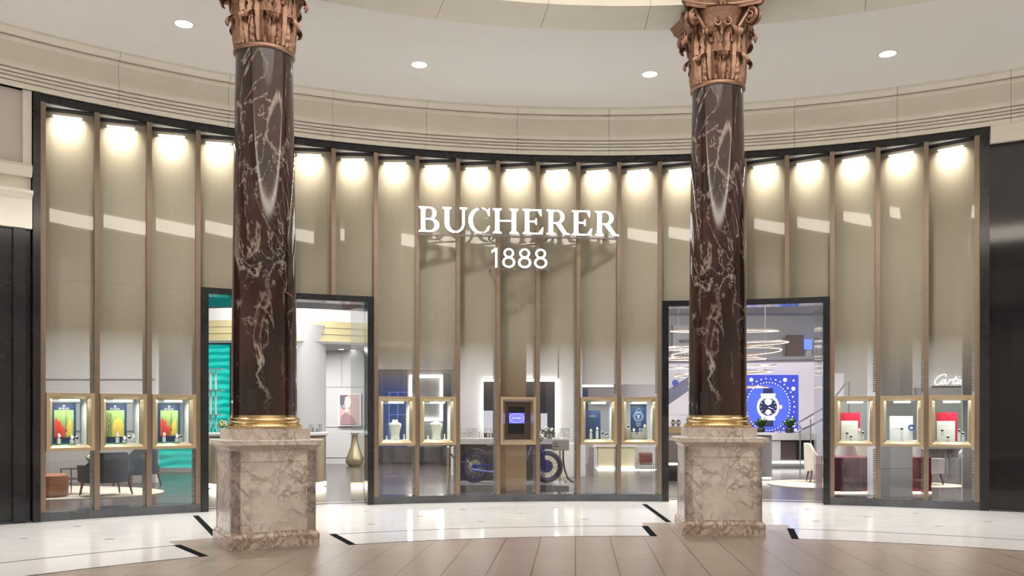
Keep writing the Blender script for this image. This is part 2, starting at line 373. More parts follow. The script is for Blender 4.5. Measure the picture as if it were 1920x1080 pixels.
# ================================================================== THE ROTUNDA
# floor: tan tiles inside, speckled band with inlay lines, white marble up to the shop front
mb = MB()
gaps = [(-36.5, -24.6), (2.1, 14.3)]
def in_gap(a): return any(g0 < a < g1 for g0, g1 in gaps)
angs = sorted(set([i * 3.0 for i in range(-60, 61)] + [g for gg in gaps for g in gg]))
tan_zone = [(-36.5, -24.6), (2.1, 14.3)]
angs = sorted(set(angs + [g for gg in tan_zone for g in gg]))
rads = [0.01, 3, 7.965, 8.0, 8.94, 8.975, 9.35, 12.7]
for a0, a1 in zip(angs, angs[1:]):
    am = (a0 + a1) / 2
    for r0, r1 in zip(rads, rads[1:]):
        if r1 <= 7.965: k = 0
        elif r0 >= 9.35: k = 1
        elif r0 >= 8.975: k = 1
        elif in_gap(am): k = 0
        elif r0 in (7.965, 8.94): k = 3
        else: k = 2
        if tan_zone[0][0] < am < tan_zone[0][1] and r1 <= 9.35: k = 0 if r1 <= 9.35 else 1
        if tan_zone[1][0] < am < tan_zone[1][1] and r1 <= 9.35: k = 0
        if k == 0 and not in_gap(am) and 7.965 <= r0 < 8.97: k = 2 if r0 == 8.0 else 3
        mb.m = k
        mb.add([polar(a0, r0), polar(a1, r0), polar(a1, r1), polar(a0, r1)], [(0, 3, 2, 1)])
struct(mb.build('floor', [M_TAN, M_WHM, M_BAND, M_INLAY]))
def bar_inlay(p, q, wd, label):
    p, q = Vector(p), Vector(q); d = (q - p).normalized(); n = Vector((-d.y, d.x, 0)) * wd / 2
    b = MB(); b.slab([tuple((p - n)[:2]), tuple((q - n)[:2]), tuple((q + n)[:2]), tuple((p + n)[:2])], .0005, .003)
    struct(b.build('trim_floor', M_INLAY), label)
def G(x, y): Y = F * EYE / (y - PY); return (wx(x, Y), Y, 0)
for (p, q, wd) in ((polar(-24.6, 8.975), polar(-24.6, 7.965), .085), (polar(2.1, 8.975), polar(2.1, 7.965), .085), (polar(-36.5, 8.975), polar(-36.5, 7.965), .085),
                   (polar(14.3, 8.975), polar(14.3, 7.965), .085), (Vector(G(367, 967)), Vector(G(404, 1005)), .08), (Vector(G(1208, 945.5)), Vector(G(1254, 979)), .08)):
    bar_inlay(p, q, wd, 'black marble bar inlaid in the pale floor')
# small floor anchors
k = 0
for (x, y) in ((145, 987), (45, 1010), (205, 1011), (687, 958), (788, 968), (696, 983), (868, 955), (901, 978), (975, 963), (1040, 951.5), (1096, 974), (1515, 955), (1627, 969), (1717, 962.5), (1530, 977), (1853, 978), (1760, 987)):
    c = G(x, y); b = MB(); b.slab([(-.05, -.012), (.05, -.012), (.05, .012), (-.05, .012)], .0005, .003)
    o = b.build('floor_anchor', mat('dull_steel', (.07, .065, .06), .6, .2), loc=c)
    tag(o, 'small metal floor slot set flush in the white marble', 'floor slot', 'small metal slots in the white marble paving')
for pz, nm in ((0, 'floor'),):
    b = MB(); b.m = 0
    n = 40
    for i in range(n):
        a0, a1 = -75 + 135 * i / n, -75 + 135 * (i + 1) / n
        b.add([polar(a0, 12.7, 0), polar(a1, 12.7, 0), polar(a1, 34, 0), polar(a0, 34, 0)], [(0, 3, 2, 1)])
    struct(b.build('floor', M_WOOD), 'dark oak floor of the shop')
# ceiling ring, beam soffit, drum and dome
b = MB(); b.arc([(9.16, 6.80), (12.9, 6.80), (12.9, 7.1), (9.16, 7.1)], -180, 180, 120)
struct(b.build('ceiling', M_CEIL, smooth=True))
for i in range(40):
    b = MB(); a = -180 + 9 * i + 2.2
    b.arc([(8.42, 6.79), (9.15, 6.79), (9.15, 7.0), (8.42, 7.0)], a + .02, a + 8.98, 5)
    if abs(a + 10) < 75: struct(b.build('trim_beam', M_STONE, smooth=True))
b = MB(); b.arc([(8.34, 6.99), (9.2, 6.99), (9.2, 7.3), (8.28, 7.3), (8.28, 7.25), (8.34, 7.2)], -180, 180, 120)
b.arc([(8.2, 7.3), (9.2, 7.3), (9.2, 7.75), (8.2, 7.75)], -180, 180, 120)
struct(b.build('trim_drum', mat('olive_stone', (.42, .39, .31), .55), smooth=True))
b = MB(); b.arc([(8.2, 7.68), (7.8, 7.68), (7.8, 7.76), (8.2, 7.76)], -180, 180, 120); b.arc([(8.55, 8.75), (8.9, 8.75), (8.9, 7.75), (8.55, 7.75)], -180, 180, 120)
struct(b.build('trim_cove', M_STONE, smooth=True))
b = MB(); b.arc([(8.5, 7.85), (8.54, 7.85), (8.54, 8.37), (8.5, 8.37)], -180, 180, 120)
struct(b.build('trim_cove_light', emis('cove_glow', (1, .91, .78), 6.5), smooth=True))
b = MB(); pr = [(8.9 * cos(rad(t)), 8.75 + 3.6 * sin(rad(t))) for t in range(0, 91, 10)]
b.arc([(max(r, .02), z) for r, z in pr], -180, 180, 72, close=False)
struct(b.build('ceiling_dome', M_CEIL, smooth=True))
# recessed ceiling lamps
for i, a in enumerate(SPOT_A):
    t_ = thing('recessed_downlight', ['round white ceiling downlight left of the left column capital', 'round white ceiling downlight above the left part of the shop sign', 'round white ceiling downlight just left of the right column capital', 'round white ceiling downlight right of the right column'][i], 'ceiling light', polar(a, 10.74, 6.80))
    b = MB(); b.lathe([(.115, -.004), (.135, -.008), (.14, 0), (.115, 0)], 32, cap=False); b.build('trim_ring', M_WHITE, t_, True)
    b = MB(); b.lathe([(.001, -.003), (.115, -.003), (.115, -.001)], 32); b.build('lens', M_LAMP, t_, True)
# cornice above the shop front, in stone blocks
PROF = [(RF - .02, 6.03), (RF - .05, 6.03), (RF - .05, 6.10), (RF - .02, 6.10), (RF - .02, 6.112), (RF - .075, 6.115), (RF - .075, 6.15), (RF - .035, 6.15), (RF - .035, 6.165), (RF - .095, 6.17), (RF - .095, 6.195), (RF - .055, 6.195), (RF - .055, 6.21),
        (RF - .12, 6.215), (RF - .12, 6.245), (RF - .08, 6.245), (RF - .08, 6.262), (RF - .16, 6.268), (RF - .165, 6.32), (RF - .15, 6.345), (RF - .10, 6.40), (RF - .08, 6.46), (RF - .08, 6.63), (RF - .12, 6.655), (RF - .12, 6.685), (RF - .09, 6.685), (RF - .09, 6.70), (RF - .15, 6.705), (RF - .16, 6.72), (RF - .23, 6.76), (RF - .23, 6.80), (RF + .3, 6.80), (RF + .3, 6.03)]
joints = [-51, -43.3, -36.0, -28.6, -21.0, -13.7, -6.4, 1.0, 8.3, 15.5, 22.9, 30.4, 38]
for a0, a1 in zip(joints, joints[1:]):
    b = MB(); b.arc(PROF, a0 + .012, a1 - .012, 8); struct(b.build('trim_cornice', M_STONE, smooth=True))
b = MB(); b.arc([(RF - .02, 6.03), (RF + .2, 6.03), (RF + .2, 6.78), (RF - .02, 6.78)], -51, 38, 60); struct(b.build('trim_cornice_backing', M_DARK))
# side walls beyond the shop front, left
b = MB()
A0, A1 = -60, -41.2
b.m = 1; b.arc([(RF + .06, .02), (RF + .3, .02), (RF + .3, 4.1), (RF + .06, 4.1)], A0, A1, 14)
b.m = 0; b.arc([(RF - .03, 4.1), (RF + .3, 4.1), (RF + .3, 4.62), (RF - .10, 4.62), (RF - .10, 4.58), (RF - .03, 4.52), (RF - .03, 4.38)], A0, A1, 14)
b.arc([(RF + .05, 4.62), (RF + .3, 4.62), (RF + .3, 4.82), (RF + .05, 4.82)], A0, A1, 14)
b.arc([(RF - .02, 4.82), (RF + .3, 4.82), (RF + .3, 5.0), (RF - .02, 5.0), (RF - .06, 4.95)], A0, A1, 14)
b.m = 2; b.arc([(RF + .06, 5.0), (RF + .3, 5.0), (RF + .3, 6.03), (RF + .06, 6.03)], A0, A1 - .5, 14)
b.m = 0; b.arc([(RF + .0, 5.0), (RF + .3, 5.0), (RF + .3, 6.03), (RF + .0, 6.03)], A1 - .5, A1, 2)
struct(b.build('wall_left', [M_STONE, M_BLACK, mat('beige_wall_panel', (.62, .56, .53), .5)]))
for a in (-41.9, -44.5, -47.5):
    b = MB(); b.arc([(RF - .0, 0), (RF + .08, 0), (RF + .08, 4.1), (RF - .0, 4.1)], a - .35, a + .35, 1)
    struct(b.build('trim_pilaster', M_BLACK))
b = MB(); b.m = 1; b.arc([(RF + .05, .02), (RF + .3, .02), (RF + .3, 5.76), (RF + .05, 5.76)], 28.9, 50, 14)
b.m = 0; b.arc([(RF - .02, 5.76), (RF + .3, 5.76), (RF + .3, 6.03), (RF - .02, 6.03)], 29.1, 50, 14)
struct(b.build('wall_right', [M_STONE, mat('black_glass_wall', (.006, .006, .008), .06)]))
b = MB(); b.arc([(RF + .02, 0), (RF + .3, 0), (RF + .3, .03), (RF + .02, .03)], 29.1, 50, 8); b.arc([(RF + .02, 0), (RF + .3, 0), (RF + .3, .03), (RF + .02, .03)], -60, -41.2, 8)
struct(b.build('baseboard_side', M_DARK))
# rear half of the rotunda
b = MB(); b.arc([(RF + .1, 0), (RF + .4, 0), (RF + .4, 6.8), (RF + .1, 6.8)], 50, 300, 80)
struct(b.build('wall_rear', mat('warm_plaster', (.34, .29, .24), .5)))
b = MB(); b.arc([(RF - .2, 6.03), (RF + .1, 6.03), (RF + .1, 6.8), (RF - .2, 6.8)], 50, 300, 80)
struct(b.build('trim_rear_cornice', M_STONE))

# ================================================================== SHOP FRONT
FA = [-40.373, -37.09, -33.758, -30.475, -27.317, -24.044, -20.681, -17.433, -14.194, -10.95, -7.737, -4.519, -1.247, 2.022, 5.286, 8.616, 11.9, 15.123, 18.464, 21.736, 25.055, 28.409]
FW = .335            # fin width in degrees
ZB, ZT, ZD = .125, 5.92, 3.49
b = MB(); b.arc([(RF, 5.92), (RF + .05, 5.92), (RF + .05, 6.03), (RF, 6.03)], -41.15, 29.04, 80)
struct(b.build('trim_head_frame', M_BLACK), 'black granite band over the shop front')
for a0, a1 in ((-41.15, -40.71), (28.42, 29.04)):
    b = MB(); b.arc([(RF - .03, 0), (RF + .4, 0), (RF + .4, 6.03), (RF - .03, 6.03)], a0, a1, 2); struct(b.build('trim_side_post', M_BLACK))
for a0, a1 in ((-40.71, FA[3]), (-17.9, 5.4), (18.0, 28.42)):
    b = MB(); b.arc([(RF - .01, 0), (RF + .42, 0), (RF + .42, ZB), (RF - .01, ZB)], a0, a1, 30); struct(b.build('baseboard_front', M_BASE))
# dark soffit pocket above the panels
b = MB(); b.arc([(RF + .05, 5.93), (RF + .5, 5.93), (RF + .5, 6.03), (RF + .05, 6.03)], -41.15, 29.04, 80)
struct(b.build('ceiling_soffit', mat('soffit_paint', (.5, .47, .45), .5)))
for i, a in enumerate(FA):
    z0 = ZB
    if i in (4, 5, 6, 15, 16, 17): z0 = ZD
    b = MB(); b.arc([(RF + .005, z0), (RF + .30, z0), (RF + .30, ZT), (RF + .005, ZT)], a - FW, a, 1)
    struct(b.build('trim_%d' % (i + 1), M_COPPER), 'bronze fin between the glass panels')
CASES = {1, 2, 3, 8, 9, 11, 13, 14, 19, 20, 21}
DOORS = {4, 5, 6, 7, 15, 16, 17, 18}
PERF = mat('perforated_grey_metal', (.18, .18, .19), .4, .5)
for i in range(1, 22):
    aL, aR = FA[i - 1], FA[i] - FW
    if i == 1: aL = FA[0]
    A = polar(aL, RF + .27); B = polar(aR, RF + .08); d = (B - A).normalized(); n = Vector((-d.y, d.x, 0)) * .012
    b = MB()
    def pane(z0, z1):
        q = [A, B, B + n, A + n]
        b.hexa([(p.x, p.y, z0) for p in q], [(p.x, p.y, z1) for p in q])
    if i in DOORS: pane(ZD + .02, 5.88)
    elif i in CASES: pane(ZB, .985); pane(1.84, 3.45); pane(3.452, 5.88)
    else: pane(ZB, 3.45); pane(3.452, 5.88)
    wnd = struct(b.build('window_%d' % i, M_MESHG))
    # lamp trough at the head of the pane
    b = MB(); q = [A - n * 1, B - n * 1, B + n * 3, A + n * 3]
    b.hexa([(p.x, p.y, 5.872) for p in q], [(p.x, p.y, 5.925) for p in q]); b.build('head_trough', M_DARK, wnd)
    mid = (A + B) / 2; nn = Vector((n.x, n.y, 0)).normalized()
    if nn.dot(mid - Vector((CX, CY, 0))) > 0: nn = -nn
    ang = math.atan2(d.y, d.x)
    c = mid + nn * .04 + Vector((0, 0, 5.80))
    b = MB(); b.at(c, ang).box(-.19, .19, -.010, .010, .0, .012); b.build('light_bar', M_LED, wnd)
    area('panel_soft_light', mid + nn * .12 + Vector((0, 0, 5.91)), .36, .05, 8, (1, .95, .85), (rad(10), 0, ang), 75)
    area('panel_wash_light', c + Vector((0, 0, -.004)), .36, .03, 3.5, (1, .95, .83), (0, 0, ang), 170)
    # perforated strip inside the right edge
    if i not in DOORS:
        e = B - d * .05; b = MB(); nb = n.normalized()
        if nb.dot(nn) > 0: nb = -nb
        z0, z1 = ZB, 2.75
        zz = z0
        while zz < z1:
            if not (i in CASES and .95 < zz < 1.86):
                q0 = e + nb * .03; q1 = B + nb * .03
                b.hexa([(q0.x, q0.y, zz), (q1.x, q1.y, zz), (q1.x + nb.x * .004, q1.y + nb.y * .004, zz), (q0.x + nb.x * .004, q0.y + nb.y * .004, zz)],
                       [(q0.x, q0.y, zz + .022), (q1.x, q1.y, zz + .022), (q1.x + nb.x * .004, q1.y + nb.y * .004, zz + .022), (q0.x + nb.x * .004, q0.y + nb.y * .004, zz + .022)])
            zz += .036
        b.build('perforated_strip', PERF, wnd)
# door surrounds
for k, (a0, a1) in enumerate(((FA[3] + .02, FA[7] - FW), (FA[14] + .02, FA[18] - FW))):
    b = MB(); jw = .50
    b.arc([(RF - .03, 0), (RF + .34, 0), (RF + .34, ZD), (RF - .03, ZD)], a0, a0 + jw, 2)
    b.arc([(RF - .03, 0), (RF + .34, 0), (RF + .34, ZD), (RF - .03, ZD)], a1 - jw, a1, 2)
    b.arc([(RF - .03, ZD - .10), (RF + .34, ZD - .10), (RF + .34, ZD), (RF - .03, ZD)], a0 + jw, a1 - jw, 20)
    dr = struct(b.build('door_%d' % (k + 1), M_BLACK), ['black stone surround of the open doorway behind the left column', 'black stone surround of the open doorway behind the right column'][k])
    # folded-back glass leaf beside the right jamb, and the threshold strip
    g = MB(); p = polar(a1 - jw - .02, RF + .36); q = polar(a1 - jw - .45, RF + 1.15)
    dd = (q - p).normalized(); m_ = Vector((-dd.y, dd.x, 0)) * .012
    g.hexa([tuple(p), tuple(q), tuple(q + m_), tuple(p + m_)], [(v.x, v.y, ZD - .1) for v in (p, q, q + m_, p + m_)])
    g.build('glass_leaf', glass('door_leaf_glass', .16, (.93, .95, .95)) if k == 0 else MATS['door_leaf_glass'], dr)
    g = MB(); g.arc([(RF + .55, .0005), (RF + .60, .0005), (RF + .60, .004), (RF + .55, .004)], a0, a1, 14)
    g.build('threshold_strip', mat('bright_threshold', (.85, .85, .85), .2), dr)

# display cases
case_tf = {}
POS = {1: 'leftmost case', 2: 'second case from the left end', 3: 'third case from the left end', 8: 'first case right of the left doorway', 9: 'second case right of the left doorway',
       11: 'case under the year sign', 13: 'second case left of the right doorway', 14: 'first case left of the right doorway', 19: 'first case right of the right doorway', 20: 'second case from the right end', 21: 'rightmost case'}
LOOK = {1: 'poster of red and yellow towers', 2: 'poster of a yellow domed building', 3: 'red and yellow towers poster', 8: 'necklace bust, blue wall behind', 9: 'necklace bust, lit portal behind', 11: 'small blue screen',
        13: 'plain navy poster', 14: 'navy poster with pale crest', 19: 'red-topped white card', 20: 'white board and blue ring', 21: 'white card on red board'}
for i in sorted(CASES):
    aL, aR = FA[i - 1], FA[i] - FW; am = (aL + aR) / 2
    wd = 2 * (RF) * sin(rad((aR - aL) / 2)) - .006; hw = wd / 2
    o = thing('display_case', 'bronze display case with %s, %s' % (LOOK[i], POS[i]), 'display case', polar(am, RF, .99), -rad(am))
    case_tf[i] = (polar(am, RF, .99), -rad(am), wd)
    H = .83; fb = .062; bi = .03
    b = MB()
    def ring(x0, z0, y0, x1, z1, y1):
        oo = [(-x0, y0, z0), (x0, y0, z0), (x0, y0, H - z0), (-x0, y0, H - z0)]; ii = [(-x1, y1, z1), (x1, y1, z1), (x1, y1, H - z1), (-x1, y1, H - z1)]
        b.add(oo + ii, [(k, (k + 1) % 4, (k + 1) % 4 + 4, k + 4) for k in range(4)])
    ring(hw, 0, .10, hw, 0, -.035); ring(hw, 0, -.035, hw - .045, .045, -.035); ring(hw - .045, .045, -.035, hw - .085, .085, .03); ring(hw - .085, .085, .03, hw - .085, .085, .10); ring(hw - .085, .085, .10, hw, 0, .10)
    b.build('frame', M_CHAMP, o)
    xi = hw - .085; zi0, zi1 = .085, H - .085
    if i == 11:
        b = MB(); b.box(-hw + .02, hw - .02, .09, .42, .02, H - .02); b.build('body', mat('dark_bronze', (.10, .075, .06), .3, .7), o)
        s = MB(); s.box(-.16, .12, .076, .09, .19, .66); s.build('screen', mat('screen_off', (.006, .006, .01), .1), o)
        s = MB(); s.box(-.15, .12, .070, .0755, .37, .55); img = s.build('screen_picture', emis('blue_screen', (.10, .10, .95), 1.7), o); img['label'] = 'glowing blue picture'
        textmesh('BUCHERER', .035, 'lettering', emis('pale_blue_text', (.6, .65, 1), 1.5), img, (-.015, .069, .45), ext=.0005)
        s = MB()
        for q in range(26):
            aa = q / 26 * 2 * PI; s.at((-.015 + .125 * cos(aa), .0695, .46 + .078 * sin(aa))).ball((0, 0, 0), .006, .001, .006, 6, 4)
        s.build('sparkle', MATS['pale_blue_text'], img)
        continue
    b = MB(); b.box(xi, xi + .012, .03, .44, zi0, zi1); b.build('side_reveal', M_WHITE, o)
    b = MB(); b.box(-xi - .012, -xi, .03, .12, zi0, zi1); b.build('side_reveal', M_WHITE, o)
    b = MB(); b.box(-xi - .012, xi + .012, .03, .46, zi0 - .02, zi0); b.build('tray', mat('cream_tray', (.75, .73, .62), .4) if i in (8, 9, 13, 14) else M_WHITE, o)
    b = MB(); b.box(-xi - .012, xi + .012, .03, .46, zi1, zi1 + .02); b.build('top', M_SILV, o)
    b = MB(); b.box(-.12, .13, .06, .12, zi1 - .03, zi1 - .004); b.build('light_bar', M_LED, o)
    b = MB(); b.box(-xi, xi, .035, .040, zi0, zi1); b.build('front_pane', M_CASEG, o)
    b = MB(); b.box(-xi, xi, .44, .445, zi0, zi1); b.box(-xi - .004, -xi, .13, .44, zi0, zi1); b.build('rear_pane', M_CASEG, o)
    area('case_light', o.matrix_basis @ Vector((0, .12, zi1 - .035)), .26, .05, 2.6, (1, .97, .92), (0, 0, -rad(am)), 170)
def cpt(i, x, y, z):
    loc, rz, wd = case_tf[i]; return loc + Matrix.Rotation(rz, 3, 'Z') @ Vector((x, y, z))
ZI = .087
# posters of the first three cases
SKY = mat('poster_green_yellow', (.24, .36, .12), .5, var=.6, vscale=5)
RT = mat('poster_red', (.62, .05, .03), .5, var=.25, vscale=14); YT = mat('poster_yellow', (.66, .47, .08), .5, var=.2, vscale=16)
def crown(mb, x, z, s, y0, y1):
    mb.prism([(x - .5 * s, z + .75 * s), (x - .33 * s, z), (x + .33 * s, z), (x + .5 * s, z + .75 * s), (x + .28 * s, z + .3 * s), (x + .22 * s, z + .92 * s), (x + .07 * s, z + .3 * s), (x, z + s), (x - .07 * s, z + .3 * s), (x - .22 * s, z + .92 * s), (x - .28 * s, z + .3 * s)], y0, y1)
for i, lab in ((1, 'navy poster with crown over red and yellow towers, in the leftmost case'), (2, 'navy poster with crown over a yellow domed building, in the second case'), (3, 'navy poster with crown over red and yellow towers, in the third case')):
    x = {1: -.025, 2: -.06, 3: -.015}[i]
    t_ = thing('poster', lab, 'poster', cpt(i, x, .30, ZI), case_tf[i][1])
    b = MB(); b.box(-.165, .165, 0, .02, 0, .60); b.build('board', M_NAVY, t_, bevel=.002)
    b = MB(); b.box(-.13, .13, -.004, 0, .10, .50); art = b.build('picture', SKY, t_)
    b = MB(); crown(b, 0, .545, .035, -.004, 0); word(b, 'ROLEX', 0, .508, .026, -.006, -.0005, .18); b.build('lettering', mat('silver_print', (.70, .70, .66), .4), t_)
    r = MB(); y = MB()
    if i != 2:
        for (px, pw, h0) in ((-.10, .05, .33), (-.06, .05, .30), (-.015, .07, .22)):
            r.prism([(px - pw / 2, .10), (px + pw / 2, .10), (px + pw / 2, h0), (px, h0 + .06), (px - pw / 2, h0)], -.008, -.004)
        for (px, pw, h0) in ((.08, .05, .30), (.045, .03, .24)):
            y.prism([(px - pw / 2, .12), (px + pw / 2, .12), (px + pw / 2, h0), (px, h0 + .09), (px - pw / 2, h0)], -.008, -.004)
        r.build('red_towers', RT, art); y.build('yellow_towers', YT, art)
        b = MB(); b.box(.028, .032, -.012, -.008, .18, .48); b.ball((.03, -.012, .20), .012, .004, .012); b.build('pendulum', M_DARK, art)
    else:
        y.prism([(-.04, .10), (.12, .10), (.12, .28)] + [(.04 + .07 * cos(rad(q)), .28 + .10 * sin(rad(q))) for q in range(0, 181, 15)] + [(-.04, .28)], -.008, -.004)
        y.prism([(.035, .37), (.045, .37), (.04, .43)], -.008, -.004)
        y.build('yellow_dome', YT, art)
        b = MB()
        for xx in (-.11, -.085, -.06): b.box(xx - .003, xx + .003, -.012, -.008, .10, .46)
        for zz, xx in ((.38, -.085), (.28, -.085), (.20, -.11)): b.ball((xx, -.012, zz), .016, .004, .016)
        b.build('gold_chimes', M_BRASS, art)
    b = MB(); b.box(-.17, .12, -.17, -.014, -.0, .012); tag(b.build('riser', mat('green_felt', (.02, .22, .15), .6), loc=cpt(i, x, .30, ZI), rz=case_tf[i][1]), 'green display riser at the foot of the %s' % POS[i], 'riser')
    b = MB(); b.box(-.22, -.213, -.01, 0, 0, .60); b.box(-.22, .22, -.01, 0, .60, .607); b.box(.213, .22, -.01, 0, 0, .60)
    tag(b.build('backdrop_rim', mat('teal_edge', (.10, .30, .32), .3, .3), loc=cpt(i, 0, .40, ZI), rz=case_tf[i][1]), 'thin teal backdrop frame behind the poster in the %s' % POS[i], 'frame')
# watch on a stand
def watch_stand(h, face, base=.035, bm=M_WHITE):
    t_ = thing('watch_stand', '', 'watch stand')
    b = MB(); b.box(-base / 2, base / 2, -base / 2, base / 2, 0, h); b.build('block', bm, t_, bevel=.002)
    b = MB(); n = 20
    b.at((0, 0, h + .03)); b.tube([(0, .018 * cos(2 * PI * k / n), .028 * sin(2 * PI * k / n)) for k in range(n)], .006, 6, True); s = b.build('strap', mat('pale_strap', (.75, .73, .70), .4), t_, True)
    b = MB(); b.at((0, -.024, h + .034), 0, PI / 2).lathe([(.001, 0), (.018, 0), (.021, .004), (.021, .009), (.017, .011), (.001, .011)], 20); f_ = b.build('watch_case', M_CHROME, t_, True)
    b = MB(); b.at((0, -.0345, h + .034), 0, PI / 2).lathe([(.001, 0), (.015, 0), (.015, .002)], 16); b.build('dial', face, f_)
    return t_
DW, DB, DN = mat('white_dial', (.8, .8, .8), .3), mat('dark_dial', (.03, .03, .04), .2), mat('blue_dial', (.03, .12, .5), .2)
WSP = {1: [(-.135, .09, .07, DW, 'left one'), (.03, .07, .05, DW, 'middle one'), (.10, .11, .035, DB, 'right one')], 2: [(-.07, .09, .07, DW, 'tall left one'), (.09, .10, .03, DB, 'second one'), (.16, .12, .05, DW, 'right one'), (.02, .07, .03, DW, 'low front one')],
       3: [(-.13, .09, .07, DW, 'left one'), (.05, .07, .05, DW, 'middle one'), (.11, .11, .035, DB, 'right one')],
       13: [(-.13, .10, .10, DW, 'leftmost one'), (-.02, .10, .13, DW, 'tallest one'), (.075, .10, .06, DB, 'third one'), (.14, .09, .045, DB, 'rightmost one')],
       14: [(-.185, .14, .16, DB, 'leftmost one'), (-.09, .12, .11, DW, 'second one'), (.02, .12, .11, DN, 'third one'), (.10, .14, .17, DW, 'highest one')],
       19: [(-.12, .16, .07, DB, 'left one'), (-.06, .12, .025, DB, 'low one'), (.07, .10, .12, DW, 'tall one'), (.125, .10, .08, DB, 'rightmost one')],
       20: [(0.0, .12, .14, DB, 'only one')],
       21: [(-.13, .14, .12, DB, 'left one'), (-.05, .10, .03, DB, 'low middle one'), (.11, .12, .12, DB, 'second from right'), (.17, .10, .08, DB, 'rightmost one')]}
BEIGE = mat('beige_block', (.42, .40, .33), .5)
for i, L_ in WSP.items():
    for (x, y, h, face, wh) in L_:
        t_ = watch_stand(h, face, .07 if i == 14 else .035, BEIGE if i == 14 else M_WHITE)
        t_.location = cpt(i, x, y, ZI + .014 if i < 4 else ZI); t_.rotation_euler.z = case_tf[i][1]
        t_.scale = (1.25, 1.25, 1.15); t_['label'] = 'wristwatch on a %s block, %s in the %s' % ('beige' if i == 14 else 'white', wh, POS[i]); t_['group'] = 'watches on stands in the display cases'
# necklace busts
for i in (8, 9):
    t_ = thing('necklace_bust', 'white necklace bust with slender neck, standing in the %s' % POS[i], 'necklace bust', cpt(i, 0.0, .2, ZI), case_tf[i][1])
    b = MB()
    prof = [(.078, 0), (.078, .03), (.076, .09), (.084, .15), (.100, .21), (.110, .25), (.112, .268), (.102, .284), (.070, .296), (.052, .308), (.046, .325), (.050, .345), (.044, .347), (.038, .335), (.001, .33)]
    b.lathe(prof, 32, sx=1, sy=.5); b.build('torso', mat('ivory_bust', (.80, .79, .72), .45), t_, True)
    b = MB(); b.tube([(.05 * sin(rad(q)) * 1.1, -.035 - .022 * cos(rad(q / 1.2)), .30 - .055 * cos(rad(q)) ** 2 * (1 if abs(q) < 90 else 0)) for q in range(-80, 81, 10)], .0022, 6); b.build('necklace', M_CHROME, t_, True)
    for (x, h, lab) in ((-.15, .06, 'left of'), (.15 if i == 8 else .14, .08, 'right of')):
        r_ = thing('ring_stand', 'white ring stand %s the bust in the %s' % (lab, POS[i]), 'ring stand', cpt(i, x, .16, ZI), case_tf[i][1], 'ring stands in the display cases')
        b = MB(); b.lathe([(.022, 0), (.022, .012), (.012, .02), (.011, h), (.004, h + .02), (.001, h + .022)], 16); b.build('cone', mat('ivory_bust', (.8, .8, .7)), r_, True)
        b = MB(); b.at((0, 0, h * .8)); b.tube([(.0135 * cos(q * PI / 8), .0135 * sin(q * PI / 8), 0) for q in range(16)], .002, 5, True); b.ball((0, -.016, 0), .005); b.build('ring', M_CHROME, r_, True)
    b = MB(); b.box(-.05, .02, 0, .035, 0, .02); tag(b.build('price_card', M_WHITE, loc=cpt(i, .015, .08, ZI), rz=case_tf[i][1]), 'small white card lying before the bust in the %s' % POS[i], 'card')
# posters / boards in the other cases
t_ = thing('poster', 'plain navy poster with pale wordmark, in the %s' % POS[13], 'poster', cpt(13, -.08, .32, ZI), case_tf[13][1])
b = MB(); b.box(-.14, .14, 0, .02, 0, .51); b.build('board', M_NAVY, t_)
b = MB(); b.box(-.06, .06, -.003, 0, .405, .42); b.box(-.06, .06, -.003, 0, .39, .402); b.prism([(-.012, .45), (.012, .45), (0, .47)], -.003, 0); b.build('wordmark', M_SILV, t_)
t_ = thing('poster', 'navy poster with pale round watch crest, in the %s' % POS[14], 'poster', cpt(14, .01, .34, ZI), case_tf[14][1])
b = MB(); b.box(-.14, .14, 0, .02, .08, .62); b.build('board', M_NAVY, t_)
b = MB()
for (r_, w_, cz) in ((.085, .006, .40), (.062, .004, .40), (.04, .004, .50)):
    b.at(); b.tube([(r_ * cos(q * PI / 14), -.003, cz + r_ * sin(q * PI / 14)) for q in range(28)], w_, 5, True)
b.prism([(-.01, .36), (.01, .36), (.02, .43), (-.02, .43)], -.004, 0); b.prism([(-.03, .41), (.03, .41), (.03, .42), (-.03, .42)], -.004, 0)
for cz in (.27, .235): b.prism([(-.045, cz + .03), (-.045, cz + .015), (0, cz - .01), (.045, cz + .015), (.045, cz + .03), (0, cz + .006)], -.004, 0)
b.build('crest', mat('pale_blue_print', (.32, .42, .62), .4), t_)
REDP = mat('crimson_board', (.48, .01, .04), .4)
for i, lab in ((19, 'crimson board with white card before it, in the %s' % POS[19]), (21, 'crimson board with white card before it, in the %s' % POS[21])):
    t_ = thing('display_board', lab, 'board', cpt(i, -.06, .33, ZI), case_tf[i][1])
    b = MB(); b.box(-.165, .15, 0, .02, 0, .47); b.build('red_board', REDP, t_)
    b = MB(); b.box(-.155, .115, -.03, -.005, 0, .33); wb = b.build('white_card', mat('ivory_card', (.78, .77, .71), .5), t_)
    textmesh('Cartier', .04, 'wordmark', mat('grey_print', (.45, .45, .42), .5), wb, (-.02, -.0305, .24), ext=.0005)
t_ = thing('display_board', 'tall blank white board, standing in the %s' % POS[20], 'board', cpt(20, 0.0, .32, ZI), case_tf[20][1])
b = MB(); b.box(-.185, .17, 0, .02, 0, .41); b.build('panel', mat('white_panel', (.85, .86, .88), .4), t_)
b = MB(); b.box(-.13, -.02, -.003, 0, .19, .205); b.build('faint_line', mat('light_grey_print', (.6, .6, .62), .5), t_)
t_ = thing('blue_ring_emblem', 'round blue ring with white centre mounted at the right edge of the blank white board', 'emblem', cpt(20, .145, .28, ZI + .22), case_tf[20][1])
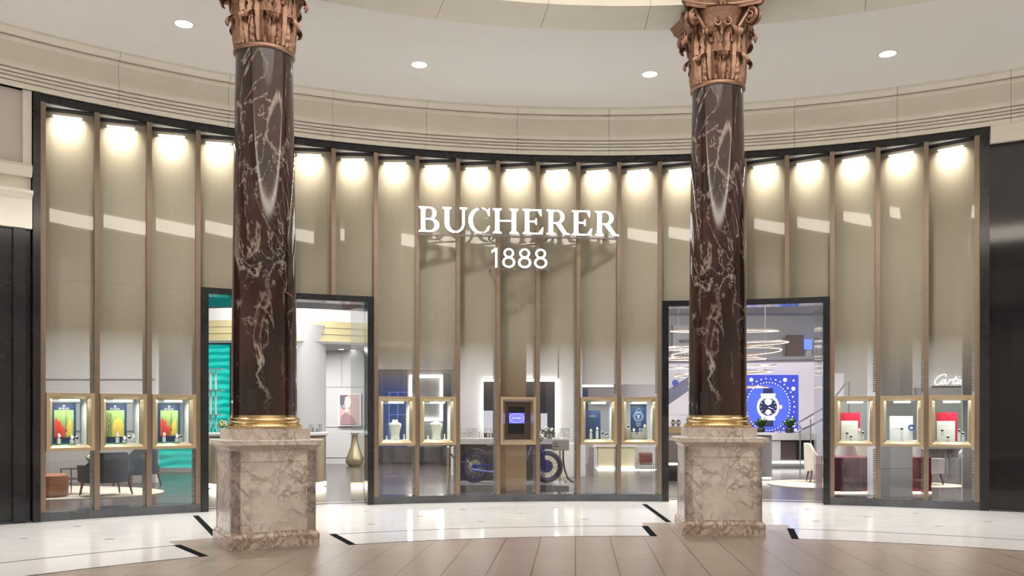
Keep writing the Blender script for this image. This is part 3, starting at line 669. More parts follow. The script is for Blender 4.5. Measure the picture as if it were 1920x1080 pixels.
b = MB(); b.at((0, 0, 0), 0, PI / 2).lathe([(.030, 0), (.030, .015), (.05, .015), (.05, 0), (.03, 0)], 28, cap=False); b.build('ring', mat('blue_enamel', (.015, .06, .30), .25), t_, True)
b = MB(); b.at((0, 0, 0), 0, PI / 2).lathe([(.001, .006), (.03, .006), (.03, 0)], 20); b.prism([(-.01, 0), (.01, 0), (0, .02)], -.02, -.018); b.build('centre', M_WHITE, t_)

# ------------------------------------------------------------------ signs
M_RETURN = mat('sign_return', (.30, .28, .26), .5)
def lit_face(o):
    "only the front face of a sign letter is luminous, its returns and back are painted metal"
    for p in o.data.polygons: p.material_index = 0 if p.normal.y < -.9 else 1
pL = polar(-14.3, RF - .14); pR = polar(1.85, RF - .14)
def on_chord(x):
    t = (x - PX) / F      # where the sight line meets the chord
    dx, dy = pR.x - pL.x, pR.y - pL.y
    s = (t * pL.y - pL.x) / (dx - t * dy)
    return Vector((pL.x + dx * s, pL.y + dy * s, 0))
ch = (pR - pL); cang = math.atan2(ch.y, ch.x)
zb = EYE + (PY - 438.5) * on_chord(970).y / F; hh = 46.8 * on_chord(970).y / F
o = thing('shop_sign', 'large glowing white serif letters BUCHERER on the glass front', 'sign', (*on_chord(785)[:2], zb), cang)
def sx_(x): return (on_chord(x) - on_chord(785)).length
for c, x0, x1 in (('B', 785, 826), ('U', 829.6, 877), ('C', 878.5, 919), ('H', 924, 972), ('E', 980, 1019), ('R', 1024.5, 1068.5), ('E', 1072, 1110), ('R', 1115.5, 1160.5)):
    b = MB(); zz = 0
    add_glyph(b, c, sx_(x0), zz, sx_(x1) - sx_(x0), hh, 0, .04); lit_face(b.build('letter', [M_SIGN, M_RETURN], o))
b = MB(); b.box(.0, sx_(1158), .02, .05, -.055, -.03)
for x in (.3, 1.2, 2.2, 3.2): b.box(x, x + .02, .03, .20 if x in (.3, 3.2) else .32, -.055, -.03)
b.build('rail', mat('sign_rail', (.18, .16, .15), .4, .5), o)
zb2 = EYE + (PY - 502.3) * on_chord(970).y / F; h2 = 36.5 * on_chord(970).y / F
o = thing('year_sign', 'smaller glowing white numerals 1888 hanging below the shop name', 'sign', (*on_chord(920)[:2], zb2), cang)
def s2(x): return (on_chord(x) - on_chord(920)).length
for c, x0, x1 in (('1', 921.5, 932), ('8', 942, 966), ('8', 971.5, 996), ('8', 1001.5, 1026)):
    b = MB(); add_glyph(b, c, s2(x0), 0, s2(x1) - s2(x0), h2, 0, .035); lit_face(b.build('digit', [M_SIGN, M_RETURN], o))
b = MB(); b.box(-.06, s2(1030), .02, .04, -.025, -.008)
for x in (.0, .95): b.box(x, x + .02, .03, .36, -.025, -.008)
b.build('rail', MATS['sign_rail'], o)

# ================================================================== COLUMNS
def leaf(mb, r0, z0, h, w, curl, rot, lean=.0, bell=None):
    "acanthus leaf: rises against the bell and curls outward at its tip, lobed edges"
    def fn(u, v):
        # u up the leaf, v across
        t = u
        if t < .72:
            tt = t / .72; z = z0 + h * tt; r = r0 + (bell(z) if bell else 0) + .012 + .02 * sin(PI * tt)
        else:
            q = (t - .72) / .28 * PI * 1.25; z = z0 + h + curl * sin(q); r = r0 + (bell(z0 + h) if bell else 0) + .012 + curl * (1 - cos(q))
        lob = 1 + .22 * abs(sin(t * PI * 5.5))
        hw = w * (.62 + .5 * sin(min(1, t * 1.15) * PI * .72)) * lob * (1 - .55 * max(0, t - .75) / .25)
        x = (v - .5) * 2 * hw
        groove = .014 * cos(v * 6 * PI) - .02 * abs(v - .5) * 2
        rr = r + groove
        a = x / max(r, .2)
        return (rr * sin(a), -rr * cos(a), z)
    mb.at((0, 0, 0), rot); mb.grid(fn, 22, 12)
def make_column(ang, label, rz):
    o = thing('marble_column', label, 'column', polar(ang, 8.61, 0), rz)
    p_ = MB(); h = .475
    # body with recessed field on each side
    p_.box(-h + .006, h - .006, -h + .006, h - .006, .17, 1.11)
    for s in range(4):
        p_.at((0, 0, 0), s * PI / 2)
        for x0, x1, z0, z1 in ((-h, -h + .12, .17, 1.11), (h - .12, h, .17, 1.11), (-h + .12, h - .12, .98, 1.11), (-h + .12, h - .12, .17, .30)):
            p_.box(x0, x1, -h, -h + .1, z0, z1)
        # chamfered reveal
    p_.at()
    ped = p_.build('pedestal', M_PED, o)
    def sq(mb, prof):
        for (h0, z0), (h1, z1) in zip(prof, prof[1:]):
            mb.add([(-h0, -h0, z0), (h0, -h0, z0), (h0, h0, z0), (-h0, h0, z0), (-h1, -h1, z1), (h1, -h1, z1), (h1, h1, z1), (-h1, h1, z1)], [(0, 1, 5, 4), (1, 2, 6, 5), (2, 3, 7, 6), (3, 0, 4, 7)])
        h0, z0 = prof[0]; h1, z1 = prof[-1]
        mb.add([(-h0, -h0, z0), (h0, -h0, z0), (h0, h0, z0), (-h0, h0, z0)], [(0, 3, 2, 1)]); mb.add([(-h1, -h1, z1), (h1, -h1, z1), (h1, h1, z1), (-h1, h1, z1)], [(0, 1, 2, 3)])
    b = MB(); sq(b, [(.51, 0), (.51, .135), (.505, .15), (.48, .172), (.477, .19)]); b.build('plinth', M_PEDB, ped)
    b = MB(); sq(b, [(.478, 1.10), (.482, 1.115), (.495, 1.12), (.50, 1.135), (.53, 1.16), (.545, 1.165), (.545, 1.215), (.535, 1.222)]); b.build('cap_slab', M_PED, ped)
    b = MB(); sq(b, [(.425, 1.222), (.425, 1.345)]); b.build('upper_block', M_PED, ped)
    b = MB(); b.lathe([(.425, 1.345), (.432, 1.36), (.432, 1.375), (.42, 1.395), (.405, 1.40), (.395, 1.415), (.398, 1.43), (.408, 1.44), (.408, 1.452), (.395, 1.47), (.382, 1.475), (.378, 1.50), (.36, 1.505)], 72)
    for k in range(60):
        a = 2 * PI * k / 60; b.at((.428 * cos(a), .428 * sin(a), 1.368), a).ball((0, 0, 0), .012, .018, .014, 6, 4)
    b.build('gilded_base', M_BRASS, o, True)
    b = MB(); b.lathe([(.372 - .048 * t ** 1.6, 1.50 + 4.24 * t) for t in [k / 24 for k in range(25)]], 72); b.build('shaft', M_RED, o, True)
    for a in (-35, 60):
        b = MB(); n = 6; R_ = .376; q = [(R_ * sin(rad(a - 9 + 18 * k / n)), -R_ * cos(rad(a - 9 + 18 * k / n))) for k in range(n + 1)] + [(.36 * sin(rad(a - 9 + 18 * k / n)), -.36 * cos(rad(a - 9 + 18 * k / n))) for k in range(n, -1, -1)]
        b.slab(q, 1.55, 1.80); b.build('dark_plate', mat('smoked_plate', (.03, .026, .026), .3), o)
    for ob in (ped, *[c for c in COL.objects if c.parent == ped and c.name.split('.')[0] != 'upper_block']):
        for v in ob.data.vertices:
            if v.co.y > 0: v.co.y *= .83
    # capital
    z0 = 5.72; H = 1.04
    def bell(z):
        t = max(0, min(1, (z - z0) / (H * .88))); return .11 * t ** 3
    b = MB(); b.lathe([(.335, z0 - .015), (.352, z0), (.352, z0 + .03), (.335, z0 + .045)] + [(.325 + bell(z0 + H * .88 * t), z0 + .05 + (H * .84) * t) for t in [k / 14 for k in range(15)]] + [(.46, z0 + H * .90)], 56)
    cap = b.build('capital', M_GILT, o, True)
    for k in range(8):
        b = MB(); leaf(b, .325, z0 + .03, .30, .105, .05, k * PI / 4, bell=bell); b.build('acanthus_leaf', M_GILT, cap, True, fix=False)
    for k in range(8):
        b = MB(); leaf(b, .328, z0 + .05, .56, .115, .065, (k + .5) * PI / 4, bell=bell); b.build('acanthus_leaf', M_GILT, cap, True, fix=False)
    for k in range(4):
        b = MB(); b.at((0, 0, 0), PI / 4 + k * PI / 2)
        for s in (-1, 1):
            pts = [];
            for q in range(10):
                t = q / 9; pts.append((s * (.16 - .13 * t), -(.33 + .16 * t ** 1.3), z0 + .5 + .36 * t))
            cxr, czr = .52, z0 + .80
            for q in range(34):
                an = PI / 2 - q / 33 * PI * 3.6; r_ = .10 * (1 - q / 40)
                pts.append((s * .035, -(cxr + r_ * cos(an)), czr + r_ * sin(an)))
            b.tube(pts, .02, 7, rr=[.018 + .012 * (1 - q / len(pts)) for q in range(len(pts))])
        b.ball((0, -.52, z0 + .80), .055, .03, .03)
        b.build('corner_volute', M_GILT, cap, True)
    for k in range(4):
        b = MB(); b.at((0, 0, 0), k * PI / 2)
        for s in (-1, 1):
            pts = [(s * (.13 - .03 * t), -(.36 + .05 * t), z0 + .50 + .26 * t) for t in [q / 6 for q in range(7)]]
            for q in range(22):
                an = PI / 2 + q / 21 * PI * 2.6; r_ = .055 * (1 - q / 28)
                pts.append((s * (.055 - r_ * cos(an)), -(.43 + .003 * q / 4), z0 + .72 + r_ * sin(an)))
            b.tube(pts, .014, 6)
        b.build('inner_volute', M_GILT, cap, True)
    # abacus with concave sides
    def absl(mb, zz0, zz1, s0, s1):
        def outline(s):
            o_ = []
            for k in range(4):
                for q in range(11):
                    t = -1 + 2 * q / 10; x = .50 * s * t; y = -(.53 * s - .13 * s * (1 - t * t)); a = k * PI / 2
                    o_.append((x * cos(a) - y * sin(a), x * sin(a) + y * cos(a)))
            return o_
        o0, o1 = outline(s0), outline(s1); n = len(o0)
        mb.add([(x, y, zz0) for x, y in o0] + [(x, y, zz1) for x, y in o1], [tuple(range(n - 1, -1, -1)), tuple(range(n, 2 * n))] + [(i, (i + 1) % n, (i + 1) % n + n, i + n) for i in range(n)])
    b = MB(); absl(b, z0 + .915, z0 + .955, .92, .95); absl(b, z0 + .955, z0 + .975, .98, .98); absl(b, z0 + .975, z0 + 1.065, .98, 1.06); ab = b.build('abacus', M_GILT, cap)
    for k in range(4):
        b = MB(); b.at((0, 0, 0), k * PI / 2).ball((0, -.44, z0 + .98), .06, .04, .05); 
        for q in range(6): b.ball((.045 * cos(q * PI / 3), -.455, z0 + .98 + .045 * sin(q * PI / 3)), .025, .02, .025, 8, 5)
        b.build('rosette', M_GILT, cap, True)
    return o
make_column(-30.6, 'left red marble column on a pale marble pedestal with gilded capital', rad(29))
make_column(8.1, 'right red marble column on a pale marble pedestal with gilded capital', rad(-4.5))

# ================================================================== SHOP INTERIOR
def wb(name, x0, x1, y0, y1, Y, d, m, parent=None, mbx=None):
    "solid seen from the entrance between two columns and two heights, standing at distance Y, d deep"
    b = MB(); b.box(wx(x0, Y), wx(x1, Y), Y, Y + d, wz(y1, Y), wz(y0, Y)); return b.build(name, m, parent)
def fb(name, X0, X1, Y0, Y1, Z0, Z1, m, parent=None, bevel=0):
    b = MB(); b.box(X0, X1, Y0, Y1, Z0, Z1); return b.build(name, m, parent, bevel=bevel)
struct(fb('wall_back', -19, 19, 31, 31.3, 0, 6.4, M_WALL))
struct(fb('wall_shop_left', -15.2, -15, 12, 31, 0, 6.4, M_WALL)); struct(fb('wall_shop_right', 15.5, 15.7, 14, 31, 0, 6.4, M_WALL))
b = MB()
for i in range(40):
    a0, a1 = -75 + 135 * i / 40, -75 + 135 * (i + 1) / 40
    b.add([polar(a0, 12.9, 6.4), polar(a1, 12.9, 6.4), polar(a1, 34, 6.4), polar(a0, 34, 6.4)], [(0, 1, 2, 3)])
struct(b.build('ceiling_shop', mat('shop_ceiling_paint', (.62, .61, .60), .6)))
# --- left lounge: white partition, teal wave wall, rug, seats
struct(fb('wall_lounge', -13.5, wx(291, 19.6), 19.6, 19.8, 0, 4.4, M_WALL))
for z in (1.15, 2.3): struct(fb('trim_lounge', -13.5, wx(290, 19.59), 19.585, 19.6, z, z + .012, M_GREY))
def wave_wall():
    m, t, b_ = nt('teal_wave_wall'); tc = t.nodes.new('ShaderNodeTexCoord'); wv = t.nodes.new('ShaderNodeTexWave'); wv.bands_direction = 'Z'
    wv.inputs['Scale'].default_value = 1.6; wv.inputs['Distortion'].default_value = 5; wv.inputs['Detail'].default_value = 2; wv.inputs['Detail Scale'].default_value = .5
    t.links.new(tc.outputs['Object'], wv.inputs['Vector'])
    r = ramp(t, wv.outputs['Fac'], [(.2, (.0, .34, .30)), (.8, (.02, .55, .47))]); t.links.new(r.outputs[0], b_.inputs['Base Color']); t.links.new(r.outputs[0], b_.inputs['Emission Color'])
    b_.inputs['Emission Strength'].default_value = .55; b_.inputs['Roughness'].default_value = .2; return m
TW = wave_wall()
t_ = thing('wave_wall', 'backlit teal wall panel with rippled wave relief, seen left of the left column', 'wall panel', (wx(362, 23.3), 23.3, 0))
b = MB()
x0, x1 = wx(286, 23.3), wx(433, 23.3)
def wf(u, v): return (x0 + (x1 - x0) * u, 23.3 + .04 * sin(v * 60 + 5 * sin(u * 4)) , .02 + 3.35 * v)
b.grid(wf, 24, 90); w_ = b.build('relief_panel', TW, None, True, fix=False); w_.parent = t_; w_.matrix_parent_inverse = Matrix.Translation(t_.location).inverted()
def worldparent(o, p):
    o.parent = p
    T = Matrix.Translation(p.location) @ Matrix.Rotation(p.rotation_euler.z, 4, 'Z')
    o.matrix_parent_inverse = T.inverted(); return o
worldparent(fb('edge_frame', x1, x1 + .09, 23.2, 23.6, 0, 3.45, M_DARK), t_); worldparent(fb('backing', x0, x1 + .09, 23.4, 23.6, 0, 3.45, M_DARK), t_)
worldparent(fb('base_strip', x0, x1, 23.18, 23.26, 0, .12, M_WHITE), t_)
struct(fb('wall_teal_side', x1 + .09, wx(470, 23.3), 23.3, 23.5, 0, 3.5, M_WALL))
struct(wb('wall_lounge_upper', 284, 377, 560, 838, 21.2, .15, M_WALL), 'white wall above the low teal opening')
# glass shelf tower in front of the teal wall
t_ = thing('glass_shelf_tower', 'tall glass shelf tower standing before the teal wall, left of the left column', 'display tower', (wx(403, 21.5), 21.5, 0))
for z in (.0, .9, 1.5, 2.1, 2.62):
    b = MB(); b.box(-.14, .2, -.15, .15, z, z + .02); b.build('shelf', M_SILV, t_)
b = MB(); b.box(-.14, .2, -.15, -.145, .02, 2.6); b.build('pane', M_CASEG, t_)
b = MB(); b.box(-.13, -.09, 0, .04, .02, 2.6); b.box(.0, .03, 0, .04, .02, 2.6); b.build('upright', M_WHITE, t_)
CR = mat('cream_rug', (.66, .60, .50), .9, bump=.3, bscale=200)
def rug(x, y, rx, ry, label, m=CR):
    b = MB(); n = 48; b.slab([(rx * cos(2 * PI * k / n), ry * sin(2 * PI * k / n)) for k in range(n)], 0.001, .014); tag(b.build('round_rug', m, loc=(x, y, 0)), label, 'rug')
rug(-10.1, 16.9, 3.35, 1.7, 'large cream oval rug under the dark armchairs at the left')
# ottoman
t_ = thing('ottoman', 'round tan leather ottoman at the left end of the shop front', 'ottoman', (wx(84, 16), 16.1, .014))
b = MB(); b.lathe([(.30, 0), (.335, .03), (.345, .06), (.345, .33), (.33, .385), (.28, .41), (.001, .42)], 40); b.build('cushion', mat('tan_leather', (.38, .15, .07), .45), t_, True)
b = MB(); b.lathe([(.348, .22), (.352, .225), (.348, .23)], 40); b.build('seam', mat('dark_tan', (.16, .06, .03)), t_)
# armchairs
CH = mat('charcoal_blue_fabric', (.055, .085, .12), .7, bump=.2, bscale=150); LEG = mat('walnut_leg', (.16, .10, .075), .4)
def armchair(loc, rz, label, m=CH, w=.66, hb=.74, legs=True, lm=LEG):
    t_ = thing('armchair', label, 'armchair', loc, rz)
    hw = w / 2
    b = MB(); b.box(-hw + .05, hw - .05, -.30, .26, .26, .44); b.build('seat', m, t_, bevel=.03)
    b = MB()
    # curved shell back: from arm tip round to arm tip
    n = 26; pts = []
    for k in range(n + 1):
        a = PI * k / n; x = -hw * cos(a); y = .05 + .30 * sin(a)
        pts.append((x, y))
    pts = [(-hw, -.28)] + pts + [(hw, -.28)]
    vs = []; N = len(pts)
    for k, (x, y) in enumerate(pts):
        f_ = sin(PI * k / (N - 1)); top = .56 + (hb - .56) * min(1, f_ * 1.25) ** 2
        l = math.hypot(x, y) or 1; ix, iy = x * (1 - .07 / l), y * (1 - .07 / l)
        vs += [(x, y, .24), (x * 1.04, y * 1.04, top), (ix, iy, top), (ix, iy, .24)]
    fs = [(k * 4 + q, (k + 1) * 4 + q, (k + 1) * 4 + (q + 1) % 4, k * 4 + (q + 1) % 4) for k in range(N - 1) for q in range(4)] + [(0, 1, 2, 3), ((N - 1) * 4 + 3, (N - 1) * 4 + 2, (N - 1) * 4 + 1, (N - 1) * 4)]
    b.add(vs, fs); b.build('backrest', m, t_, True, bevel=.012)
    for sx in (-1, 1):
        for sy in (-1, 1):
            b = MB(); b.tube([(sx * (hw - .08), sy * .22, .27), (sx * (hw - .03), sy * .27, 0)], .02, 8, rr=[.028, .015]); b.build('leg', lm, t_, True)
    return t_
armchair((wx(192, 16.2), 16.35, .022), rad(-132), 'dark blue armchair facing the tan ottoman, its back to the second pane', w=.80, hb=.80)
armchair((wx(250, 18.6), 18.8, .0), rad(-115), 'charcoal armchair farther back, at the right edge of the second pane', hb=.84, w=.85)
t_ = thing('side_table', 'thin black frame side table between the ottoman and the blue armchair', 'side table', (wx(138, 16.6), 16.7, .014))
b = MB(); b.box(-.2, .2, -.2, .2, .47, .485); b.box(-.2, .2, -.2, .2, .28, .29); b.build('table_top', M_DARK, t_)
for sx in (-1, 1):
    for sy in (-1, 1): b = MB(); b.box(sx * .19 - .008, sx * .19 + .008, sy * .19 - .008, sy * .19 + .008, 0, .47); b.build('leg', M_DARK, t_)
# flowers
LEAFM = mat('leaf_green', (.06, .17, .03), .5); FLW = mat('pale_flower', (.75, .75, .50), .5); FLY = mat('yellow_flower', (.80, .62, .10), .5); FLP = mat('pink_flower', (.75, .35, .35), .5)
def bouquet(loc, s, label, ms, vase=M_GREY, leafy=14, cat='flowers', nf=9):
    t_ = thing('flower_vase', label, cat, loc)
    b = MB(); b.lathe([(.35 * s, 0), (.42 * s, .1 * s), (.40 * s, .5 * s), (.3 * s, .62 * s), (.28 * s, .62 * s)], 20); b.build('vase', vase, t_, True)
    b = MB(); rnd = random.Random(int(s * 1000) + leafy)
    for k in range(leafy):
        a = rnd.uniform(0, 2 * PI); e = rnd.uniform(.5, 1.3); L = s * rnd.uniform(.8, 1.4)
        d = Vector((cos(a) * cos(e), sin(a) * cos(e), sin(e))); u = Vector((-sin(a), cos(a), 0)) * .16 * s; o_ = Vector((0, 0, .55 * s))
        b.add([tuple(o_), tuple(o_ + d * L * .5 + u), tuple(o_ + d * L), tuple(o_ + d * L * .5 - u)], [(0, 1, 2, 3)])
        b.tube([o_, o_ + d * L * .6], .02 * s, 4)
    b.build('foliage', LEAFM, t_, fix=False)
    b = MB()
    for k in range(nf):
        a = rnd.uniform(0, 2 * PI); r_ = s * rnd.uniform(0, .55); z = s * rnd.uniform(1.0, 1.5)
        b.m = k % len(ms); b.ball((r_ * cos(a), r_ * sin(a), z), s * .2, s * .2, s * .15, 8, 5)
    if nf: b.build('blooms', ms, t_, True)
    return t_
bouquet((wx(163, 16.6) + .05, 16.65, .499), .17, 'small vase of cream flowers behind the blue armchair at the left', [FLW])
# --- round gold counter behind the left column
t_ = thing('round_counter', 'round satin gold counter with white top behind the left column pedestal', 'counter', (wx(498, 18), 18.2, 0))
b = MB(); b.lathe([(1.10, .10), (1.17, .14), (1.17, 1.05), (1.14, 1.08)], 64); b.build('body', M_GOLD, t_, True)
b = MB(); b.lathe([(1.20, 1.08), (1.22, 1.10), (1.22, 1.14), (1.19, 1.15)], 64); b.build('top', M_WHITE, t_, True)
b = MB(); b.lathe([(1.13, .05), (1.18, .05), (1.18, .10), (1.13, .10)], 64); b.lathe([(1.1, .0), (1.12, .0), (1.12, .06), (1.1, .06)], 64); b.build('base_glow', emis('warm_glow', (1, .9, .72), 4), t_, True)
bouquet((wx(412, 17.6), 17.75, 1.15), .16, 'yellow and pink flowers on the round gold counter', [FLY, FLP], leafy=10)
for (x, y, lab) in ((398, 17.9, 'teal watch display glass on the left edge of the round gold counter'), (589, 17.9, 'small glass case on the right edge of the round gold counter')):
    g_ = thing('counter_glass_case', lab, 'glass case', (wx(x, y), y + .1, 1.15))
    b = MB(); b.box(-.10, .10, -.10, .10, 0, .02); b.box(-.06, -.03, -.03, 0, .02, .10); b.box(.02, .05, -.03, 0, .02, .08); b.build('base', mat('teal_velvet', (.03, .35, .32), .5) if x < 450 else M_SILV, g_)
    b = MB(); b.box(-.10, .10, -.10, .10, .02, .17); b.build('cover', M_CASEG, g_)
    b = MB()
    for sx in (-1, 1):
        for sy in (-1, 1): b.box(sx * .1 - .004, sx * .1 + .004, sy * .1 - .004, sy * .1 + .004, .02, .174)
    b.build('edge_frame', M_CHROME if x > 450 else MATS['teal_velvet'], g_)
# --- white pillar, ceiling over the gallery, gold drum
t_ = MB(); t_.lathe([(.46, 0), (.46, 3.9)], 48); struct(t_.build('trim_pillar', M_WALL, None, True, loc=(wx(572, 23.2), 23.6, 0)))
b = MB(); Yc = 24.5
struct(fb('wall_gallery_left', wx(600, 27), wx(705, 27), 27.2, 27.4, 0, 3.55, M_WALL), 'white panelled wall behind the left doorway')
for x in (633,): pass
for y in (725, 800, 857): struct(wb('trim_gallery_joint', 605, 704, y, y + .7, 27.18, .02, mat('joint_grey', (.42, .42, .43))))
struct(wb('trim_gallery_joint', 640, 640.6, 650, 725, 27.18, .02, MATS['joint_grey']))
# low gallery ceiling with gold rounded drum
b = MB()
C2 = (wx(470, 23) , 28.2)
b.slab([(C2[0] + 5.15 * sin(rad(a)), C2[1] - 5.15 * cos(rad(a))) for a in range(-60, 60, 4)] + [(wx(705, 31), 31), (wx(360, 31), 31)], 3.5, 3.56); struct(b.build('ceiling_gallery', mat('ceiling_white', (.62, .62, .61), .6)))
C2 = (wx(470, 23) , 28.2); R2 = 5.2
def drum(name, r, z0, z1, m, a0=-75, a1=62, lean=0):
    b = MB(); n = 40
    def fn(u, v):
        a = rad(a0 + (a1 - a0) * u); rr = r - lean * v
        return (C2[0] + rr * sin(a), C2[1] - rr * cos(a), z0 + (z1 - z0) * v)
    b.grid(fn, n, 4); return b.build(name, m, None, True, fix=False)
GD = tile_floor('gold_panels', (.50, .45, .24), (.48, .44, .23), (.2, .17, .1), 2.2, .22, 0, .35, .012)
t_ = struct(drum('trim_gold_drum', 5.2, 3.46, 4.02, mat('gold_paint', (.42, .37, .20), .45, .1), lean=.2))
for v in (.33, .66): d_ = drum('trim_gold_joint', 5.215 - .2 * v, 3.46 + .56 * v, 3.472 + .56 * v, M_DARK, lean=0); struct(d_)
struct(drum('trim_upper_slab', 5.0, 4.02, 4.34, M_WHITE)); 
b = MB(); b.slab([(C2[0] + 5.0 * sin(rad(a)), C2[1] - 5.0 * cos(rad(a))) for a in range(-75, 63, 4)] + [(wx(705, 31), 31), (wx(320, 31), 31)], 4.32, 4.34); struct(b.build('floor_upper', M_WHITE))
struct(drum('trim_lower_fascia', 5.2, 3.40, 3.46, M_WHITE, lean=-.05))
for (x, y) in ((640, 655), (662, 657), (608, 640), (650, 643)):
    Y = F * (3.5 - EYE) / (PY - y); b = MB(); b.lathe([(.001, -.004), (.07, -.004), (.08, 0)], 20)
    tag(b.build('recessed_downlight', M_LAMP, loc=(wx(x, Y), Y, 3.499)), 'small round downlight in the low white shop ceiling beyond the left doorway', 'ceiling light', 'small shop downlights beyond the left doorway')
for x in (-7.2, -5.4): area('gallery_light', (x, 25.2, 3.45), .5, .5, 90, (1, .97, .93))
# teal patch and dark things upstairs
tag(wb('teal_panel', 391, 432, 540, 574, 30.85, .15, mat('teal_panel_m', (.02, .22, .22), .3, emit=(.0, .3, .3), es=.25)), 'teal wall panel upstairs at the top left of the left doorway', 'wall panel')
tag(wb('upstairs_picture', 642, 676, 545, 579, 30.95, .05, mat('dusky_print', (.35, .24, .24), .5, var=.5, vscale=3)), 'dusky rose picture on the upper floor above the left doorway opening', 'picture')
# framed portrait
t_ = thing('framed_picture', 'framed pink portrait of a woman in profile on the white wall, beyond the left doorway', 'picture', (wx(655, 27), 27.12, 0))
def wpic(name, x0, x1, y0, y1, m, dy, par=None):
    Y = 27.12; b = MB(); b.box(wx(x0, Y) - t_.location.x, wx(x1, Y) - t_.location.x, -.02 - dy, .06 - dy, wz(y1, Y), wz(y0, Y)); return b.build(name, m, par or t_)
fr = wpic('frame', 634, 677, 737, 799, M_WHITE, 0); cv = wpic('canvas', 637, 674, 740, 796, mat('rose_paint', (.58, .40, .39), .6), .01)
def pprism(name, pts, m, dy):
    Y = 27.12; b = MB(); b.prism([(wx(x, Y) - t_.location.x, wz(y, Y)) for x, y in pts], -.04 - dy, -.035 - dy); return b.build(name, m, cv)
pprism('hair', [(638, 741), (652, 741), (655, 747), (650, 756), (648, 766), (642, 766), (638, 756)], mat('paint_grey', (.13, .12, .15), .6), 0)
pprism('face', [(648, 744), (655, 743), (658, 749), (660, 754), (658, 758), (657, 763), (653, 766), (656, 772), (648, 774), (648, 764), (646, 756)], mat('paint_pale', (.72, .60, .58), .6), .004)
pprism('shoulders', [(638, 796), (640, 780), (648, 774), (660, 780), (666, 788), (668, 796)], mat('paint_brown', (.35, .22, .23), .6), .003)
pprism('earring', [(643, 759), (648, 759), (648, 765), (643, 765)], mat('paint_blue', (.35, .40, .60), .6), .007)
# floor vase
t_ = MB(); t_.lathe([(.15, 0), (.23, .05), (.27, .13), (.26, .22), (.20, .38), (.13, .56), (.095, .75), (.085, .88), (.09, .93), (.14, .985), (.13, .99), (.08, .93)], 40)
tag(t_.build('floor_vase', M_GOLD, None, True, loc=(wx(665, 26), 26, 0)), 'tall gold teardrop floor vase below the framed portrait', 'vase')
# rear wall right part and pillar between doors
# --- blue boutique and lit portals in the middle
struct(wb('wall_blue', 712, 768, 660, 866, 27, .3, M_BLUEW), 'dark blue boutique wall')
def shelf_lines():
    b = MB(); Y = 26.98
    for x in (729, 745): b.box(wx(x, Y), wx(x + 1, Y), Y, Y + .02, wz(835, Y), wz(735, Y))
    for y in (735, 777): b.box(wx(728, Y), wx(764, Y), Y, Y + .02, wz(y + 1, Y), wz(y, Y))
    return b
tag(shelf_lines().build('wall_shelving', emis('blue_glow', (.15, .25, .8), .9)), 'softly lit blue shelf frame on the dark blue wall behind the bust', 'shelf')
struct(wb('wall_mid_dark', 712, 864, 838, 866, 26.7, .2, mat('anthracite', (.05, .05, .06), .35)))
def portal(x0, x1, y0, y1, Y, label, inner, w_=5, bottom=True):
    t_ = thing('lit_portal', label, 'lit frame', (wx((x0 + x1) / 2, Y), Y, 0))
    b = MB(); X0, X1, Z0, Z1 = wx(x0, Y) - t_.location.x, wx(x1, Y) - t_.location.x, wz(y1, Y), wz(y0, Y); q = w_ * Y / F
    b.box(X0, X0 + q, 0, .1, Z0, Z1); b.box(X1 - q, X1, 0, .1, Z0, Z1); b.box(X0, X1, 0, .1, Z1 - q, Z1)
    if bottom: b.box(X0, X1, 0, .1, Z0, Z0 + q)
    b.build('light_line', M_LEDS, t_)
    b = MB(); b.box(X0 + q, X1 - q, .08, .12, Z0, Z1 - q); b.build('back_panel', inner, t_); return t_
portal(767, 830, 703, 789, 26.77, 'glowing white rectangular frame round a textured grey panel behind the second bust case', mat('textured_grey', (.26, .25, .25), .6, bump=.5, bscale=6, var=.25, vscale=4))
struct(wb('wall_mid_grey', 764, 866, 690, 866, 26.9, .3, M_GREY)); struct(wb('wall_navy_strip', 831, 846, 700, 866, 26.3, .1, mat('navy_wall', (.03, .045, .09), .4)))
struct(wb('trim_white_post', 845.5, 856, 838, 905, 22, .2, M_WHITE))
struct(wb('wall_upper_mid', 700, 870, 560, 692, 26.6, .2, M_WALL))
# rope stanchion
t_ = thing('rope_stanchion', 'thin brass rope stanchion behind the second pane right of the left doorway', 'stanchion', (wx(840, 16.4), 16.4, 0))
b = MB(); b.lathe([(.15, 0), (.15, .012), (.03, .03), (.001, .03)], 28); b.build('base', M_CHROME, t_, True)
b = MB(); b.lathe([(.018, .02), (.018, .86), (.028, .87), (.028, .91), (.001, .93)], 14); b.build('post', M_BRASS, t_, True)
b = MB(); b.tube([(0, 0, .84), (.08, .15, .72), (.2, .4, .60), (.35, .7, .58)], .016, 8); b.build('rope', mat('black_rope', (.02, .02, .03), .7), t_, True)
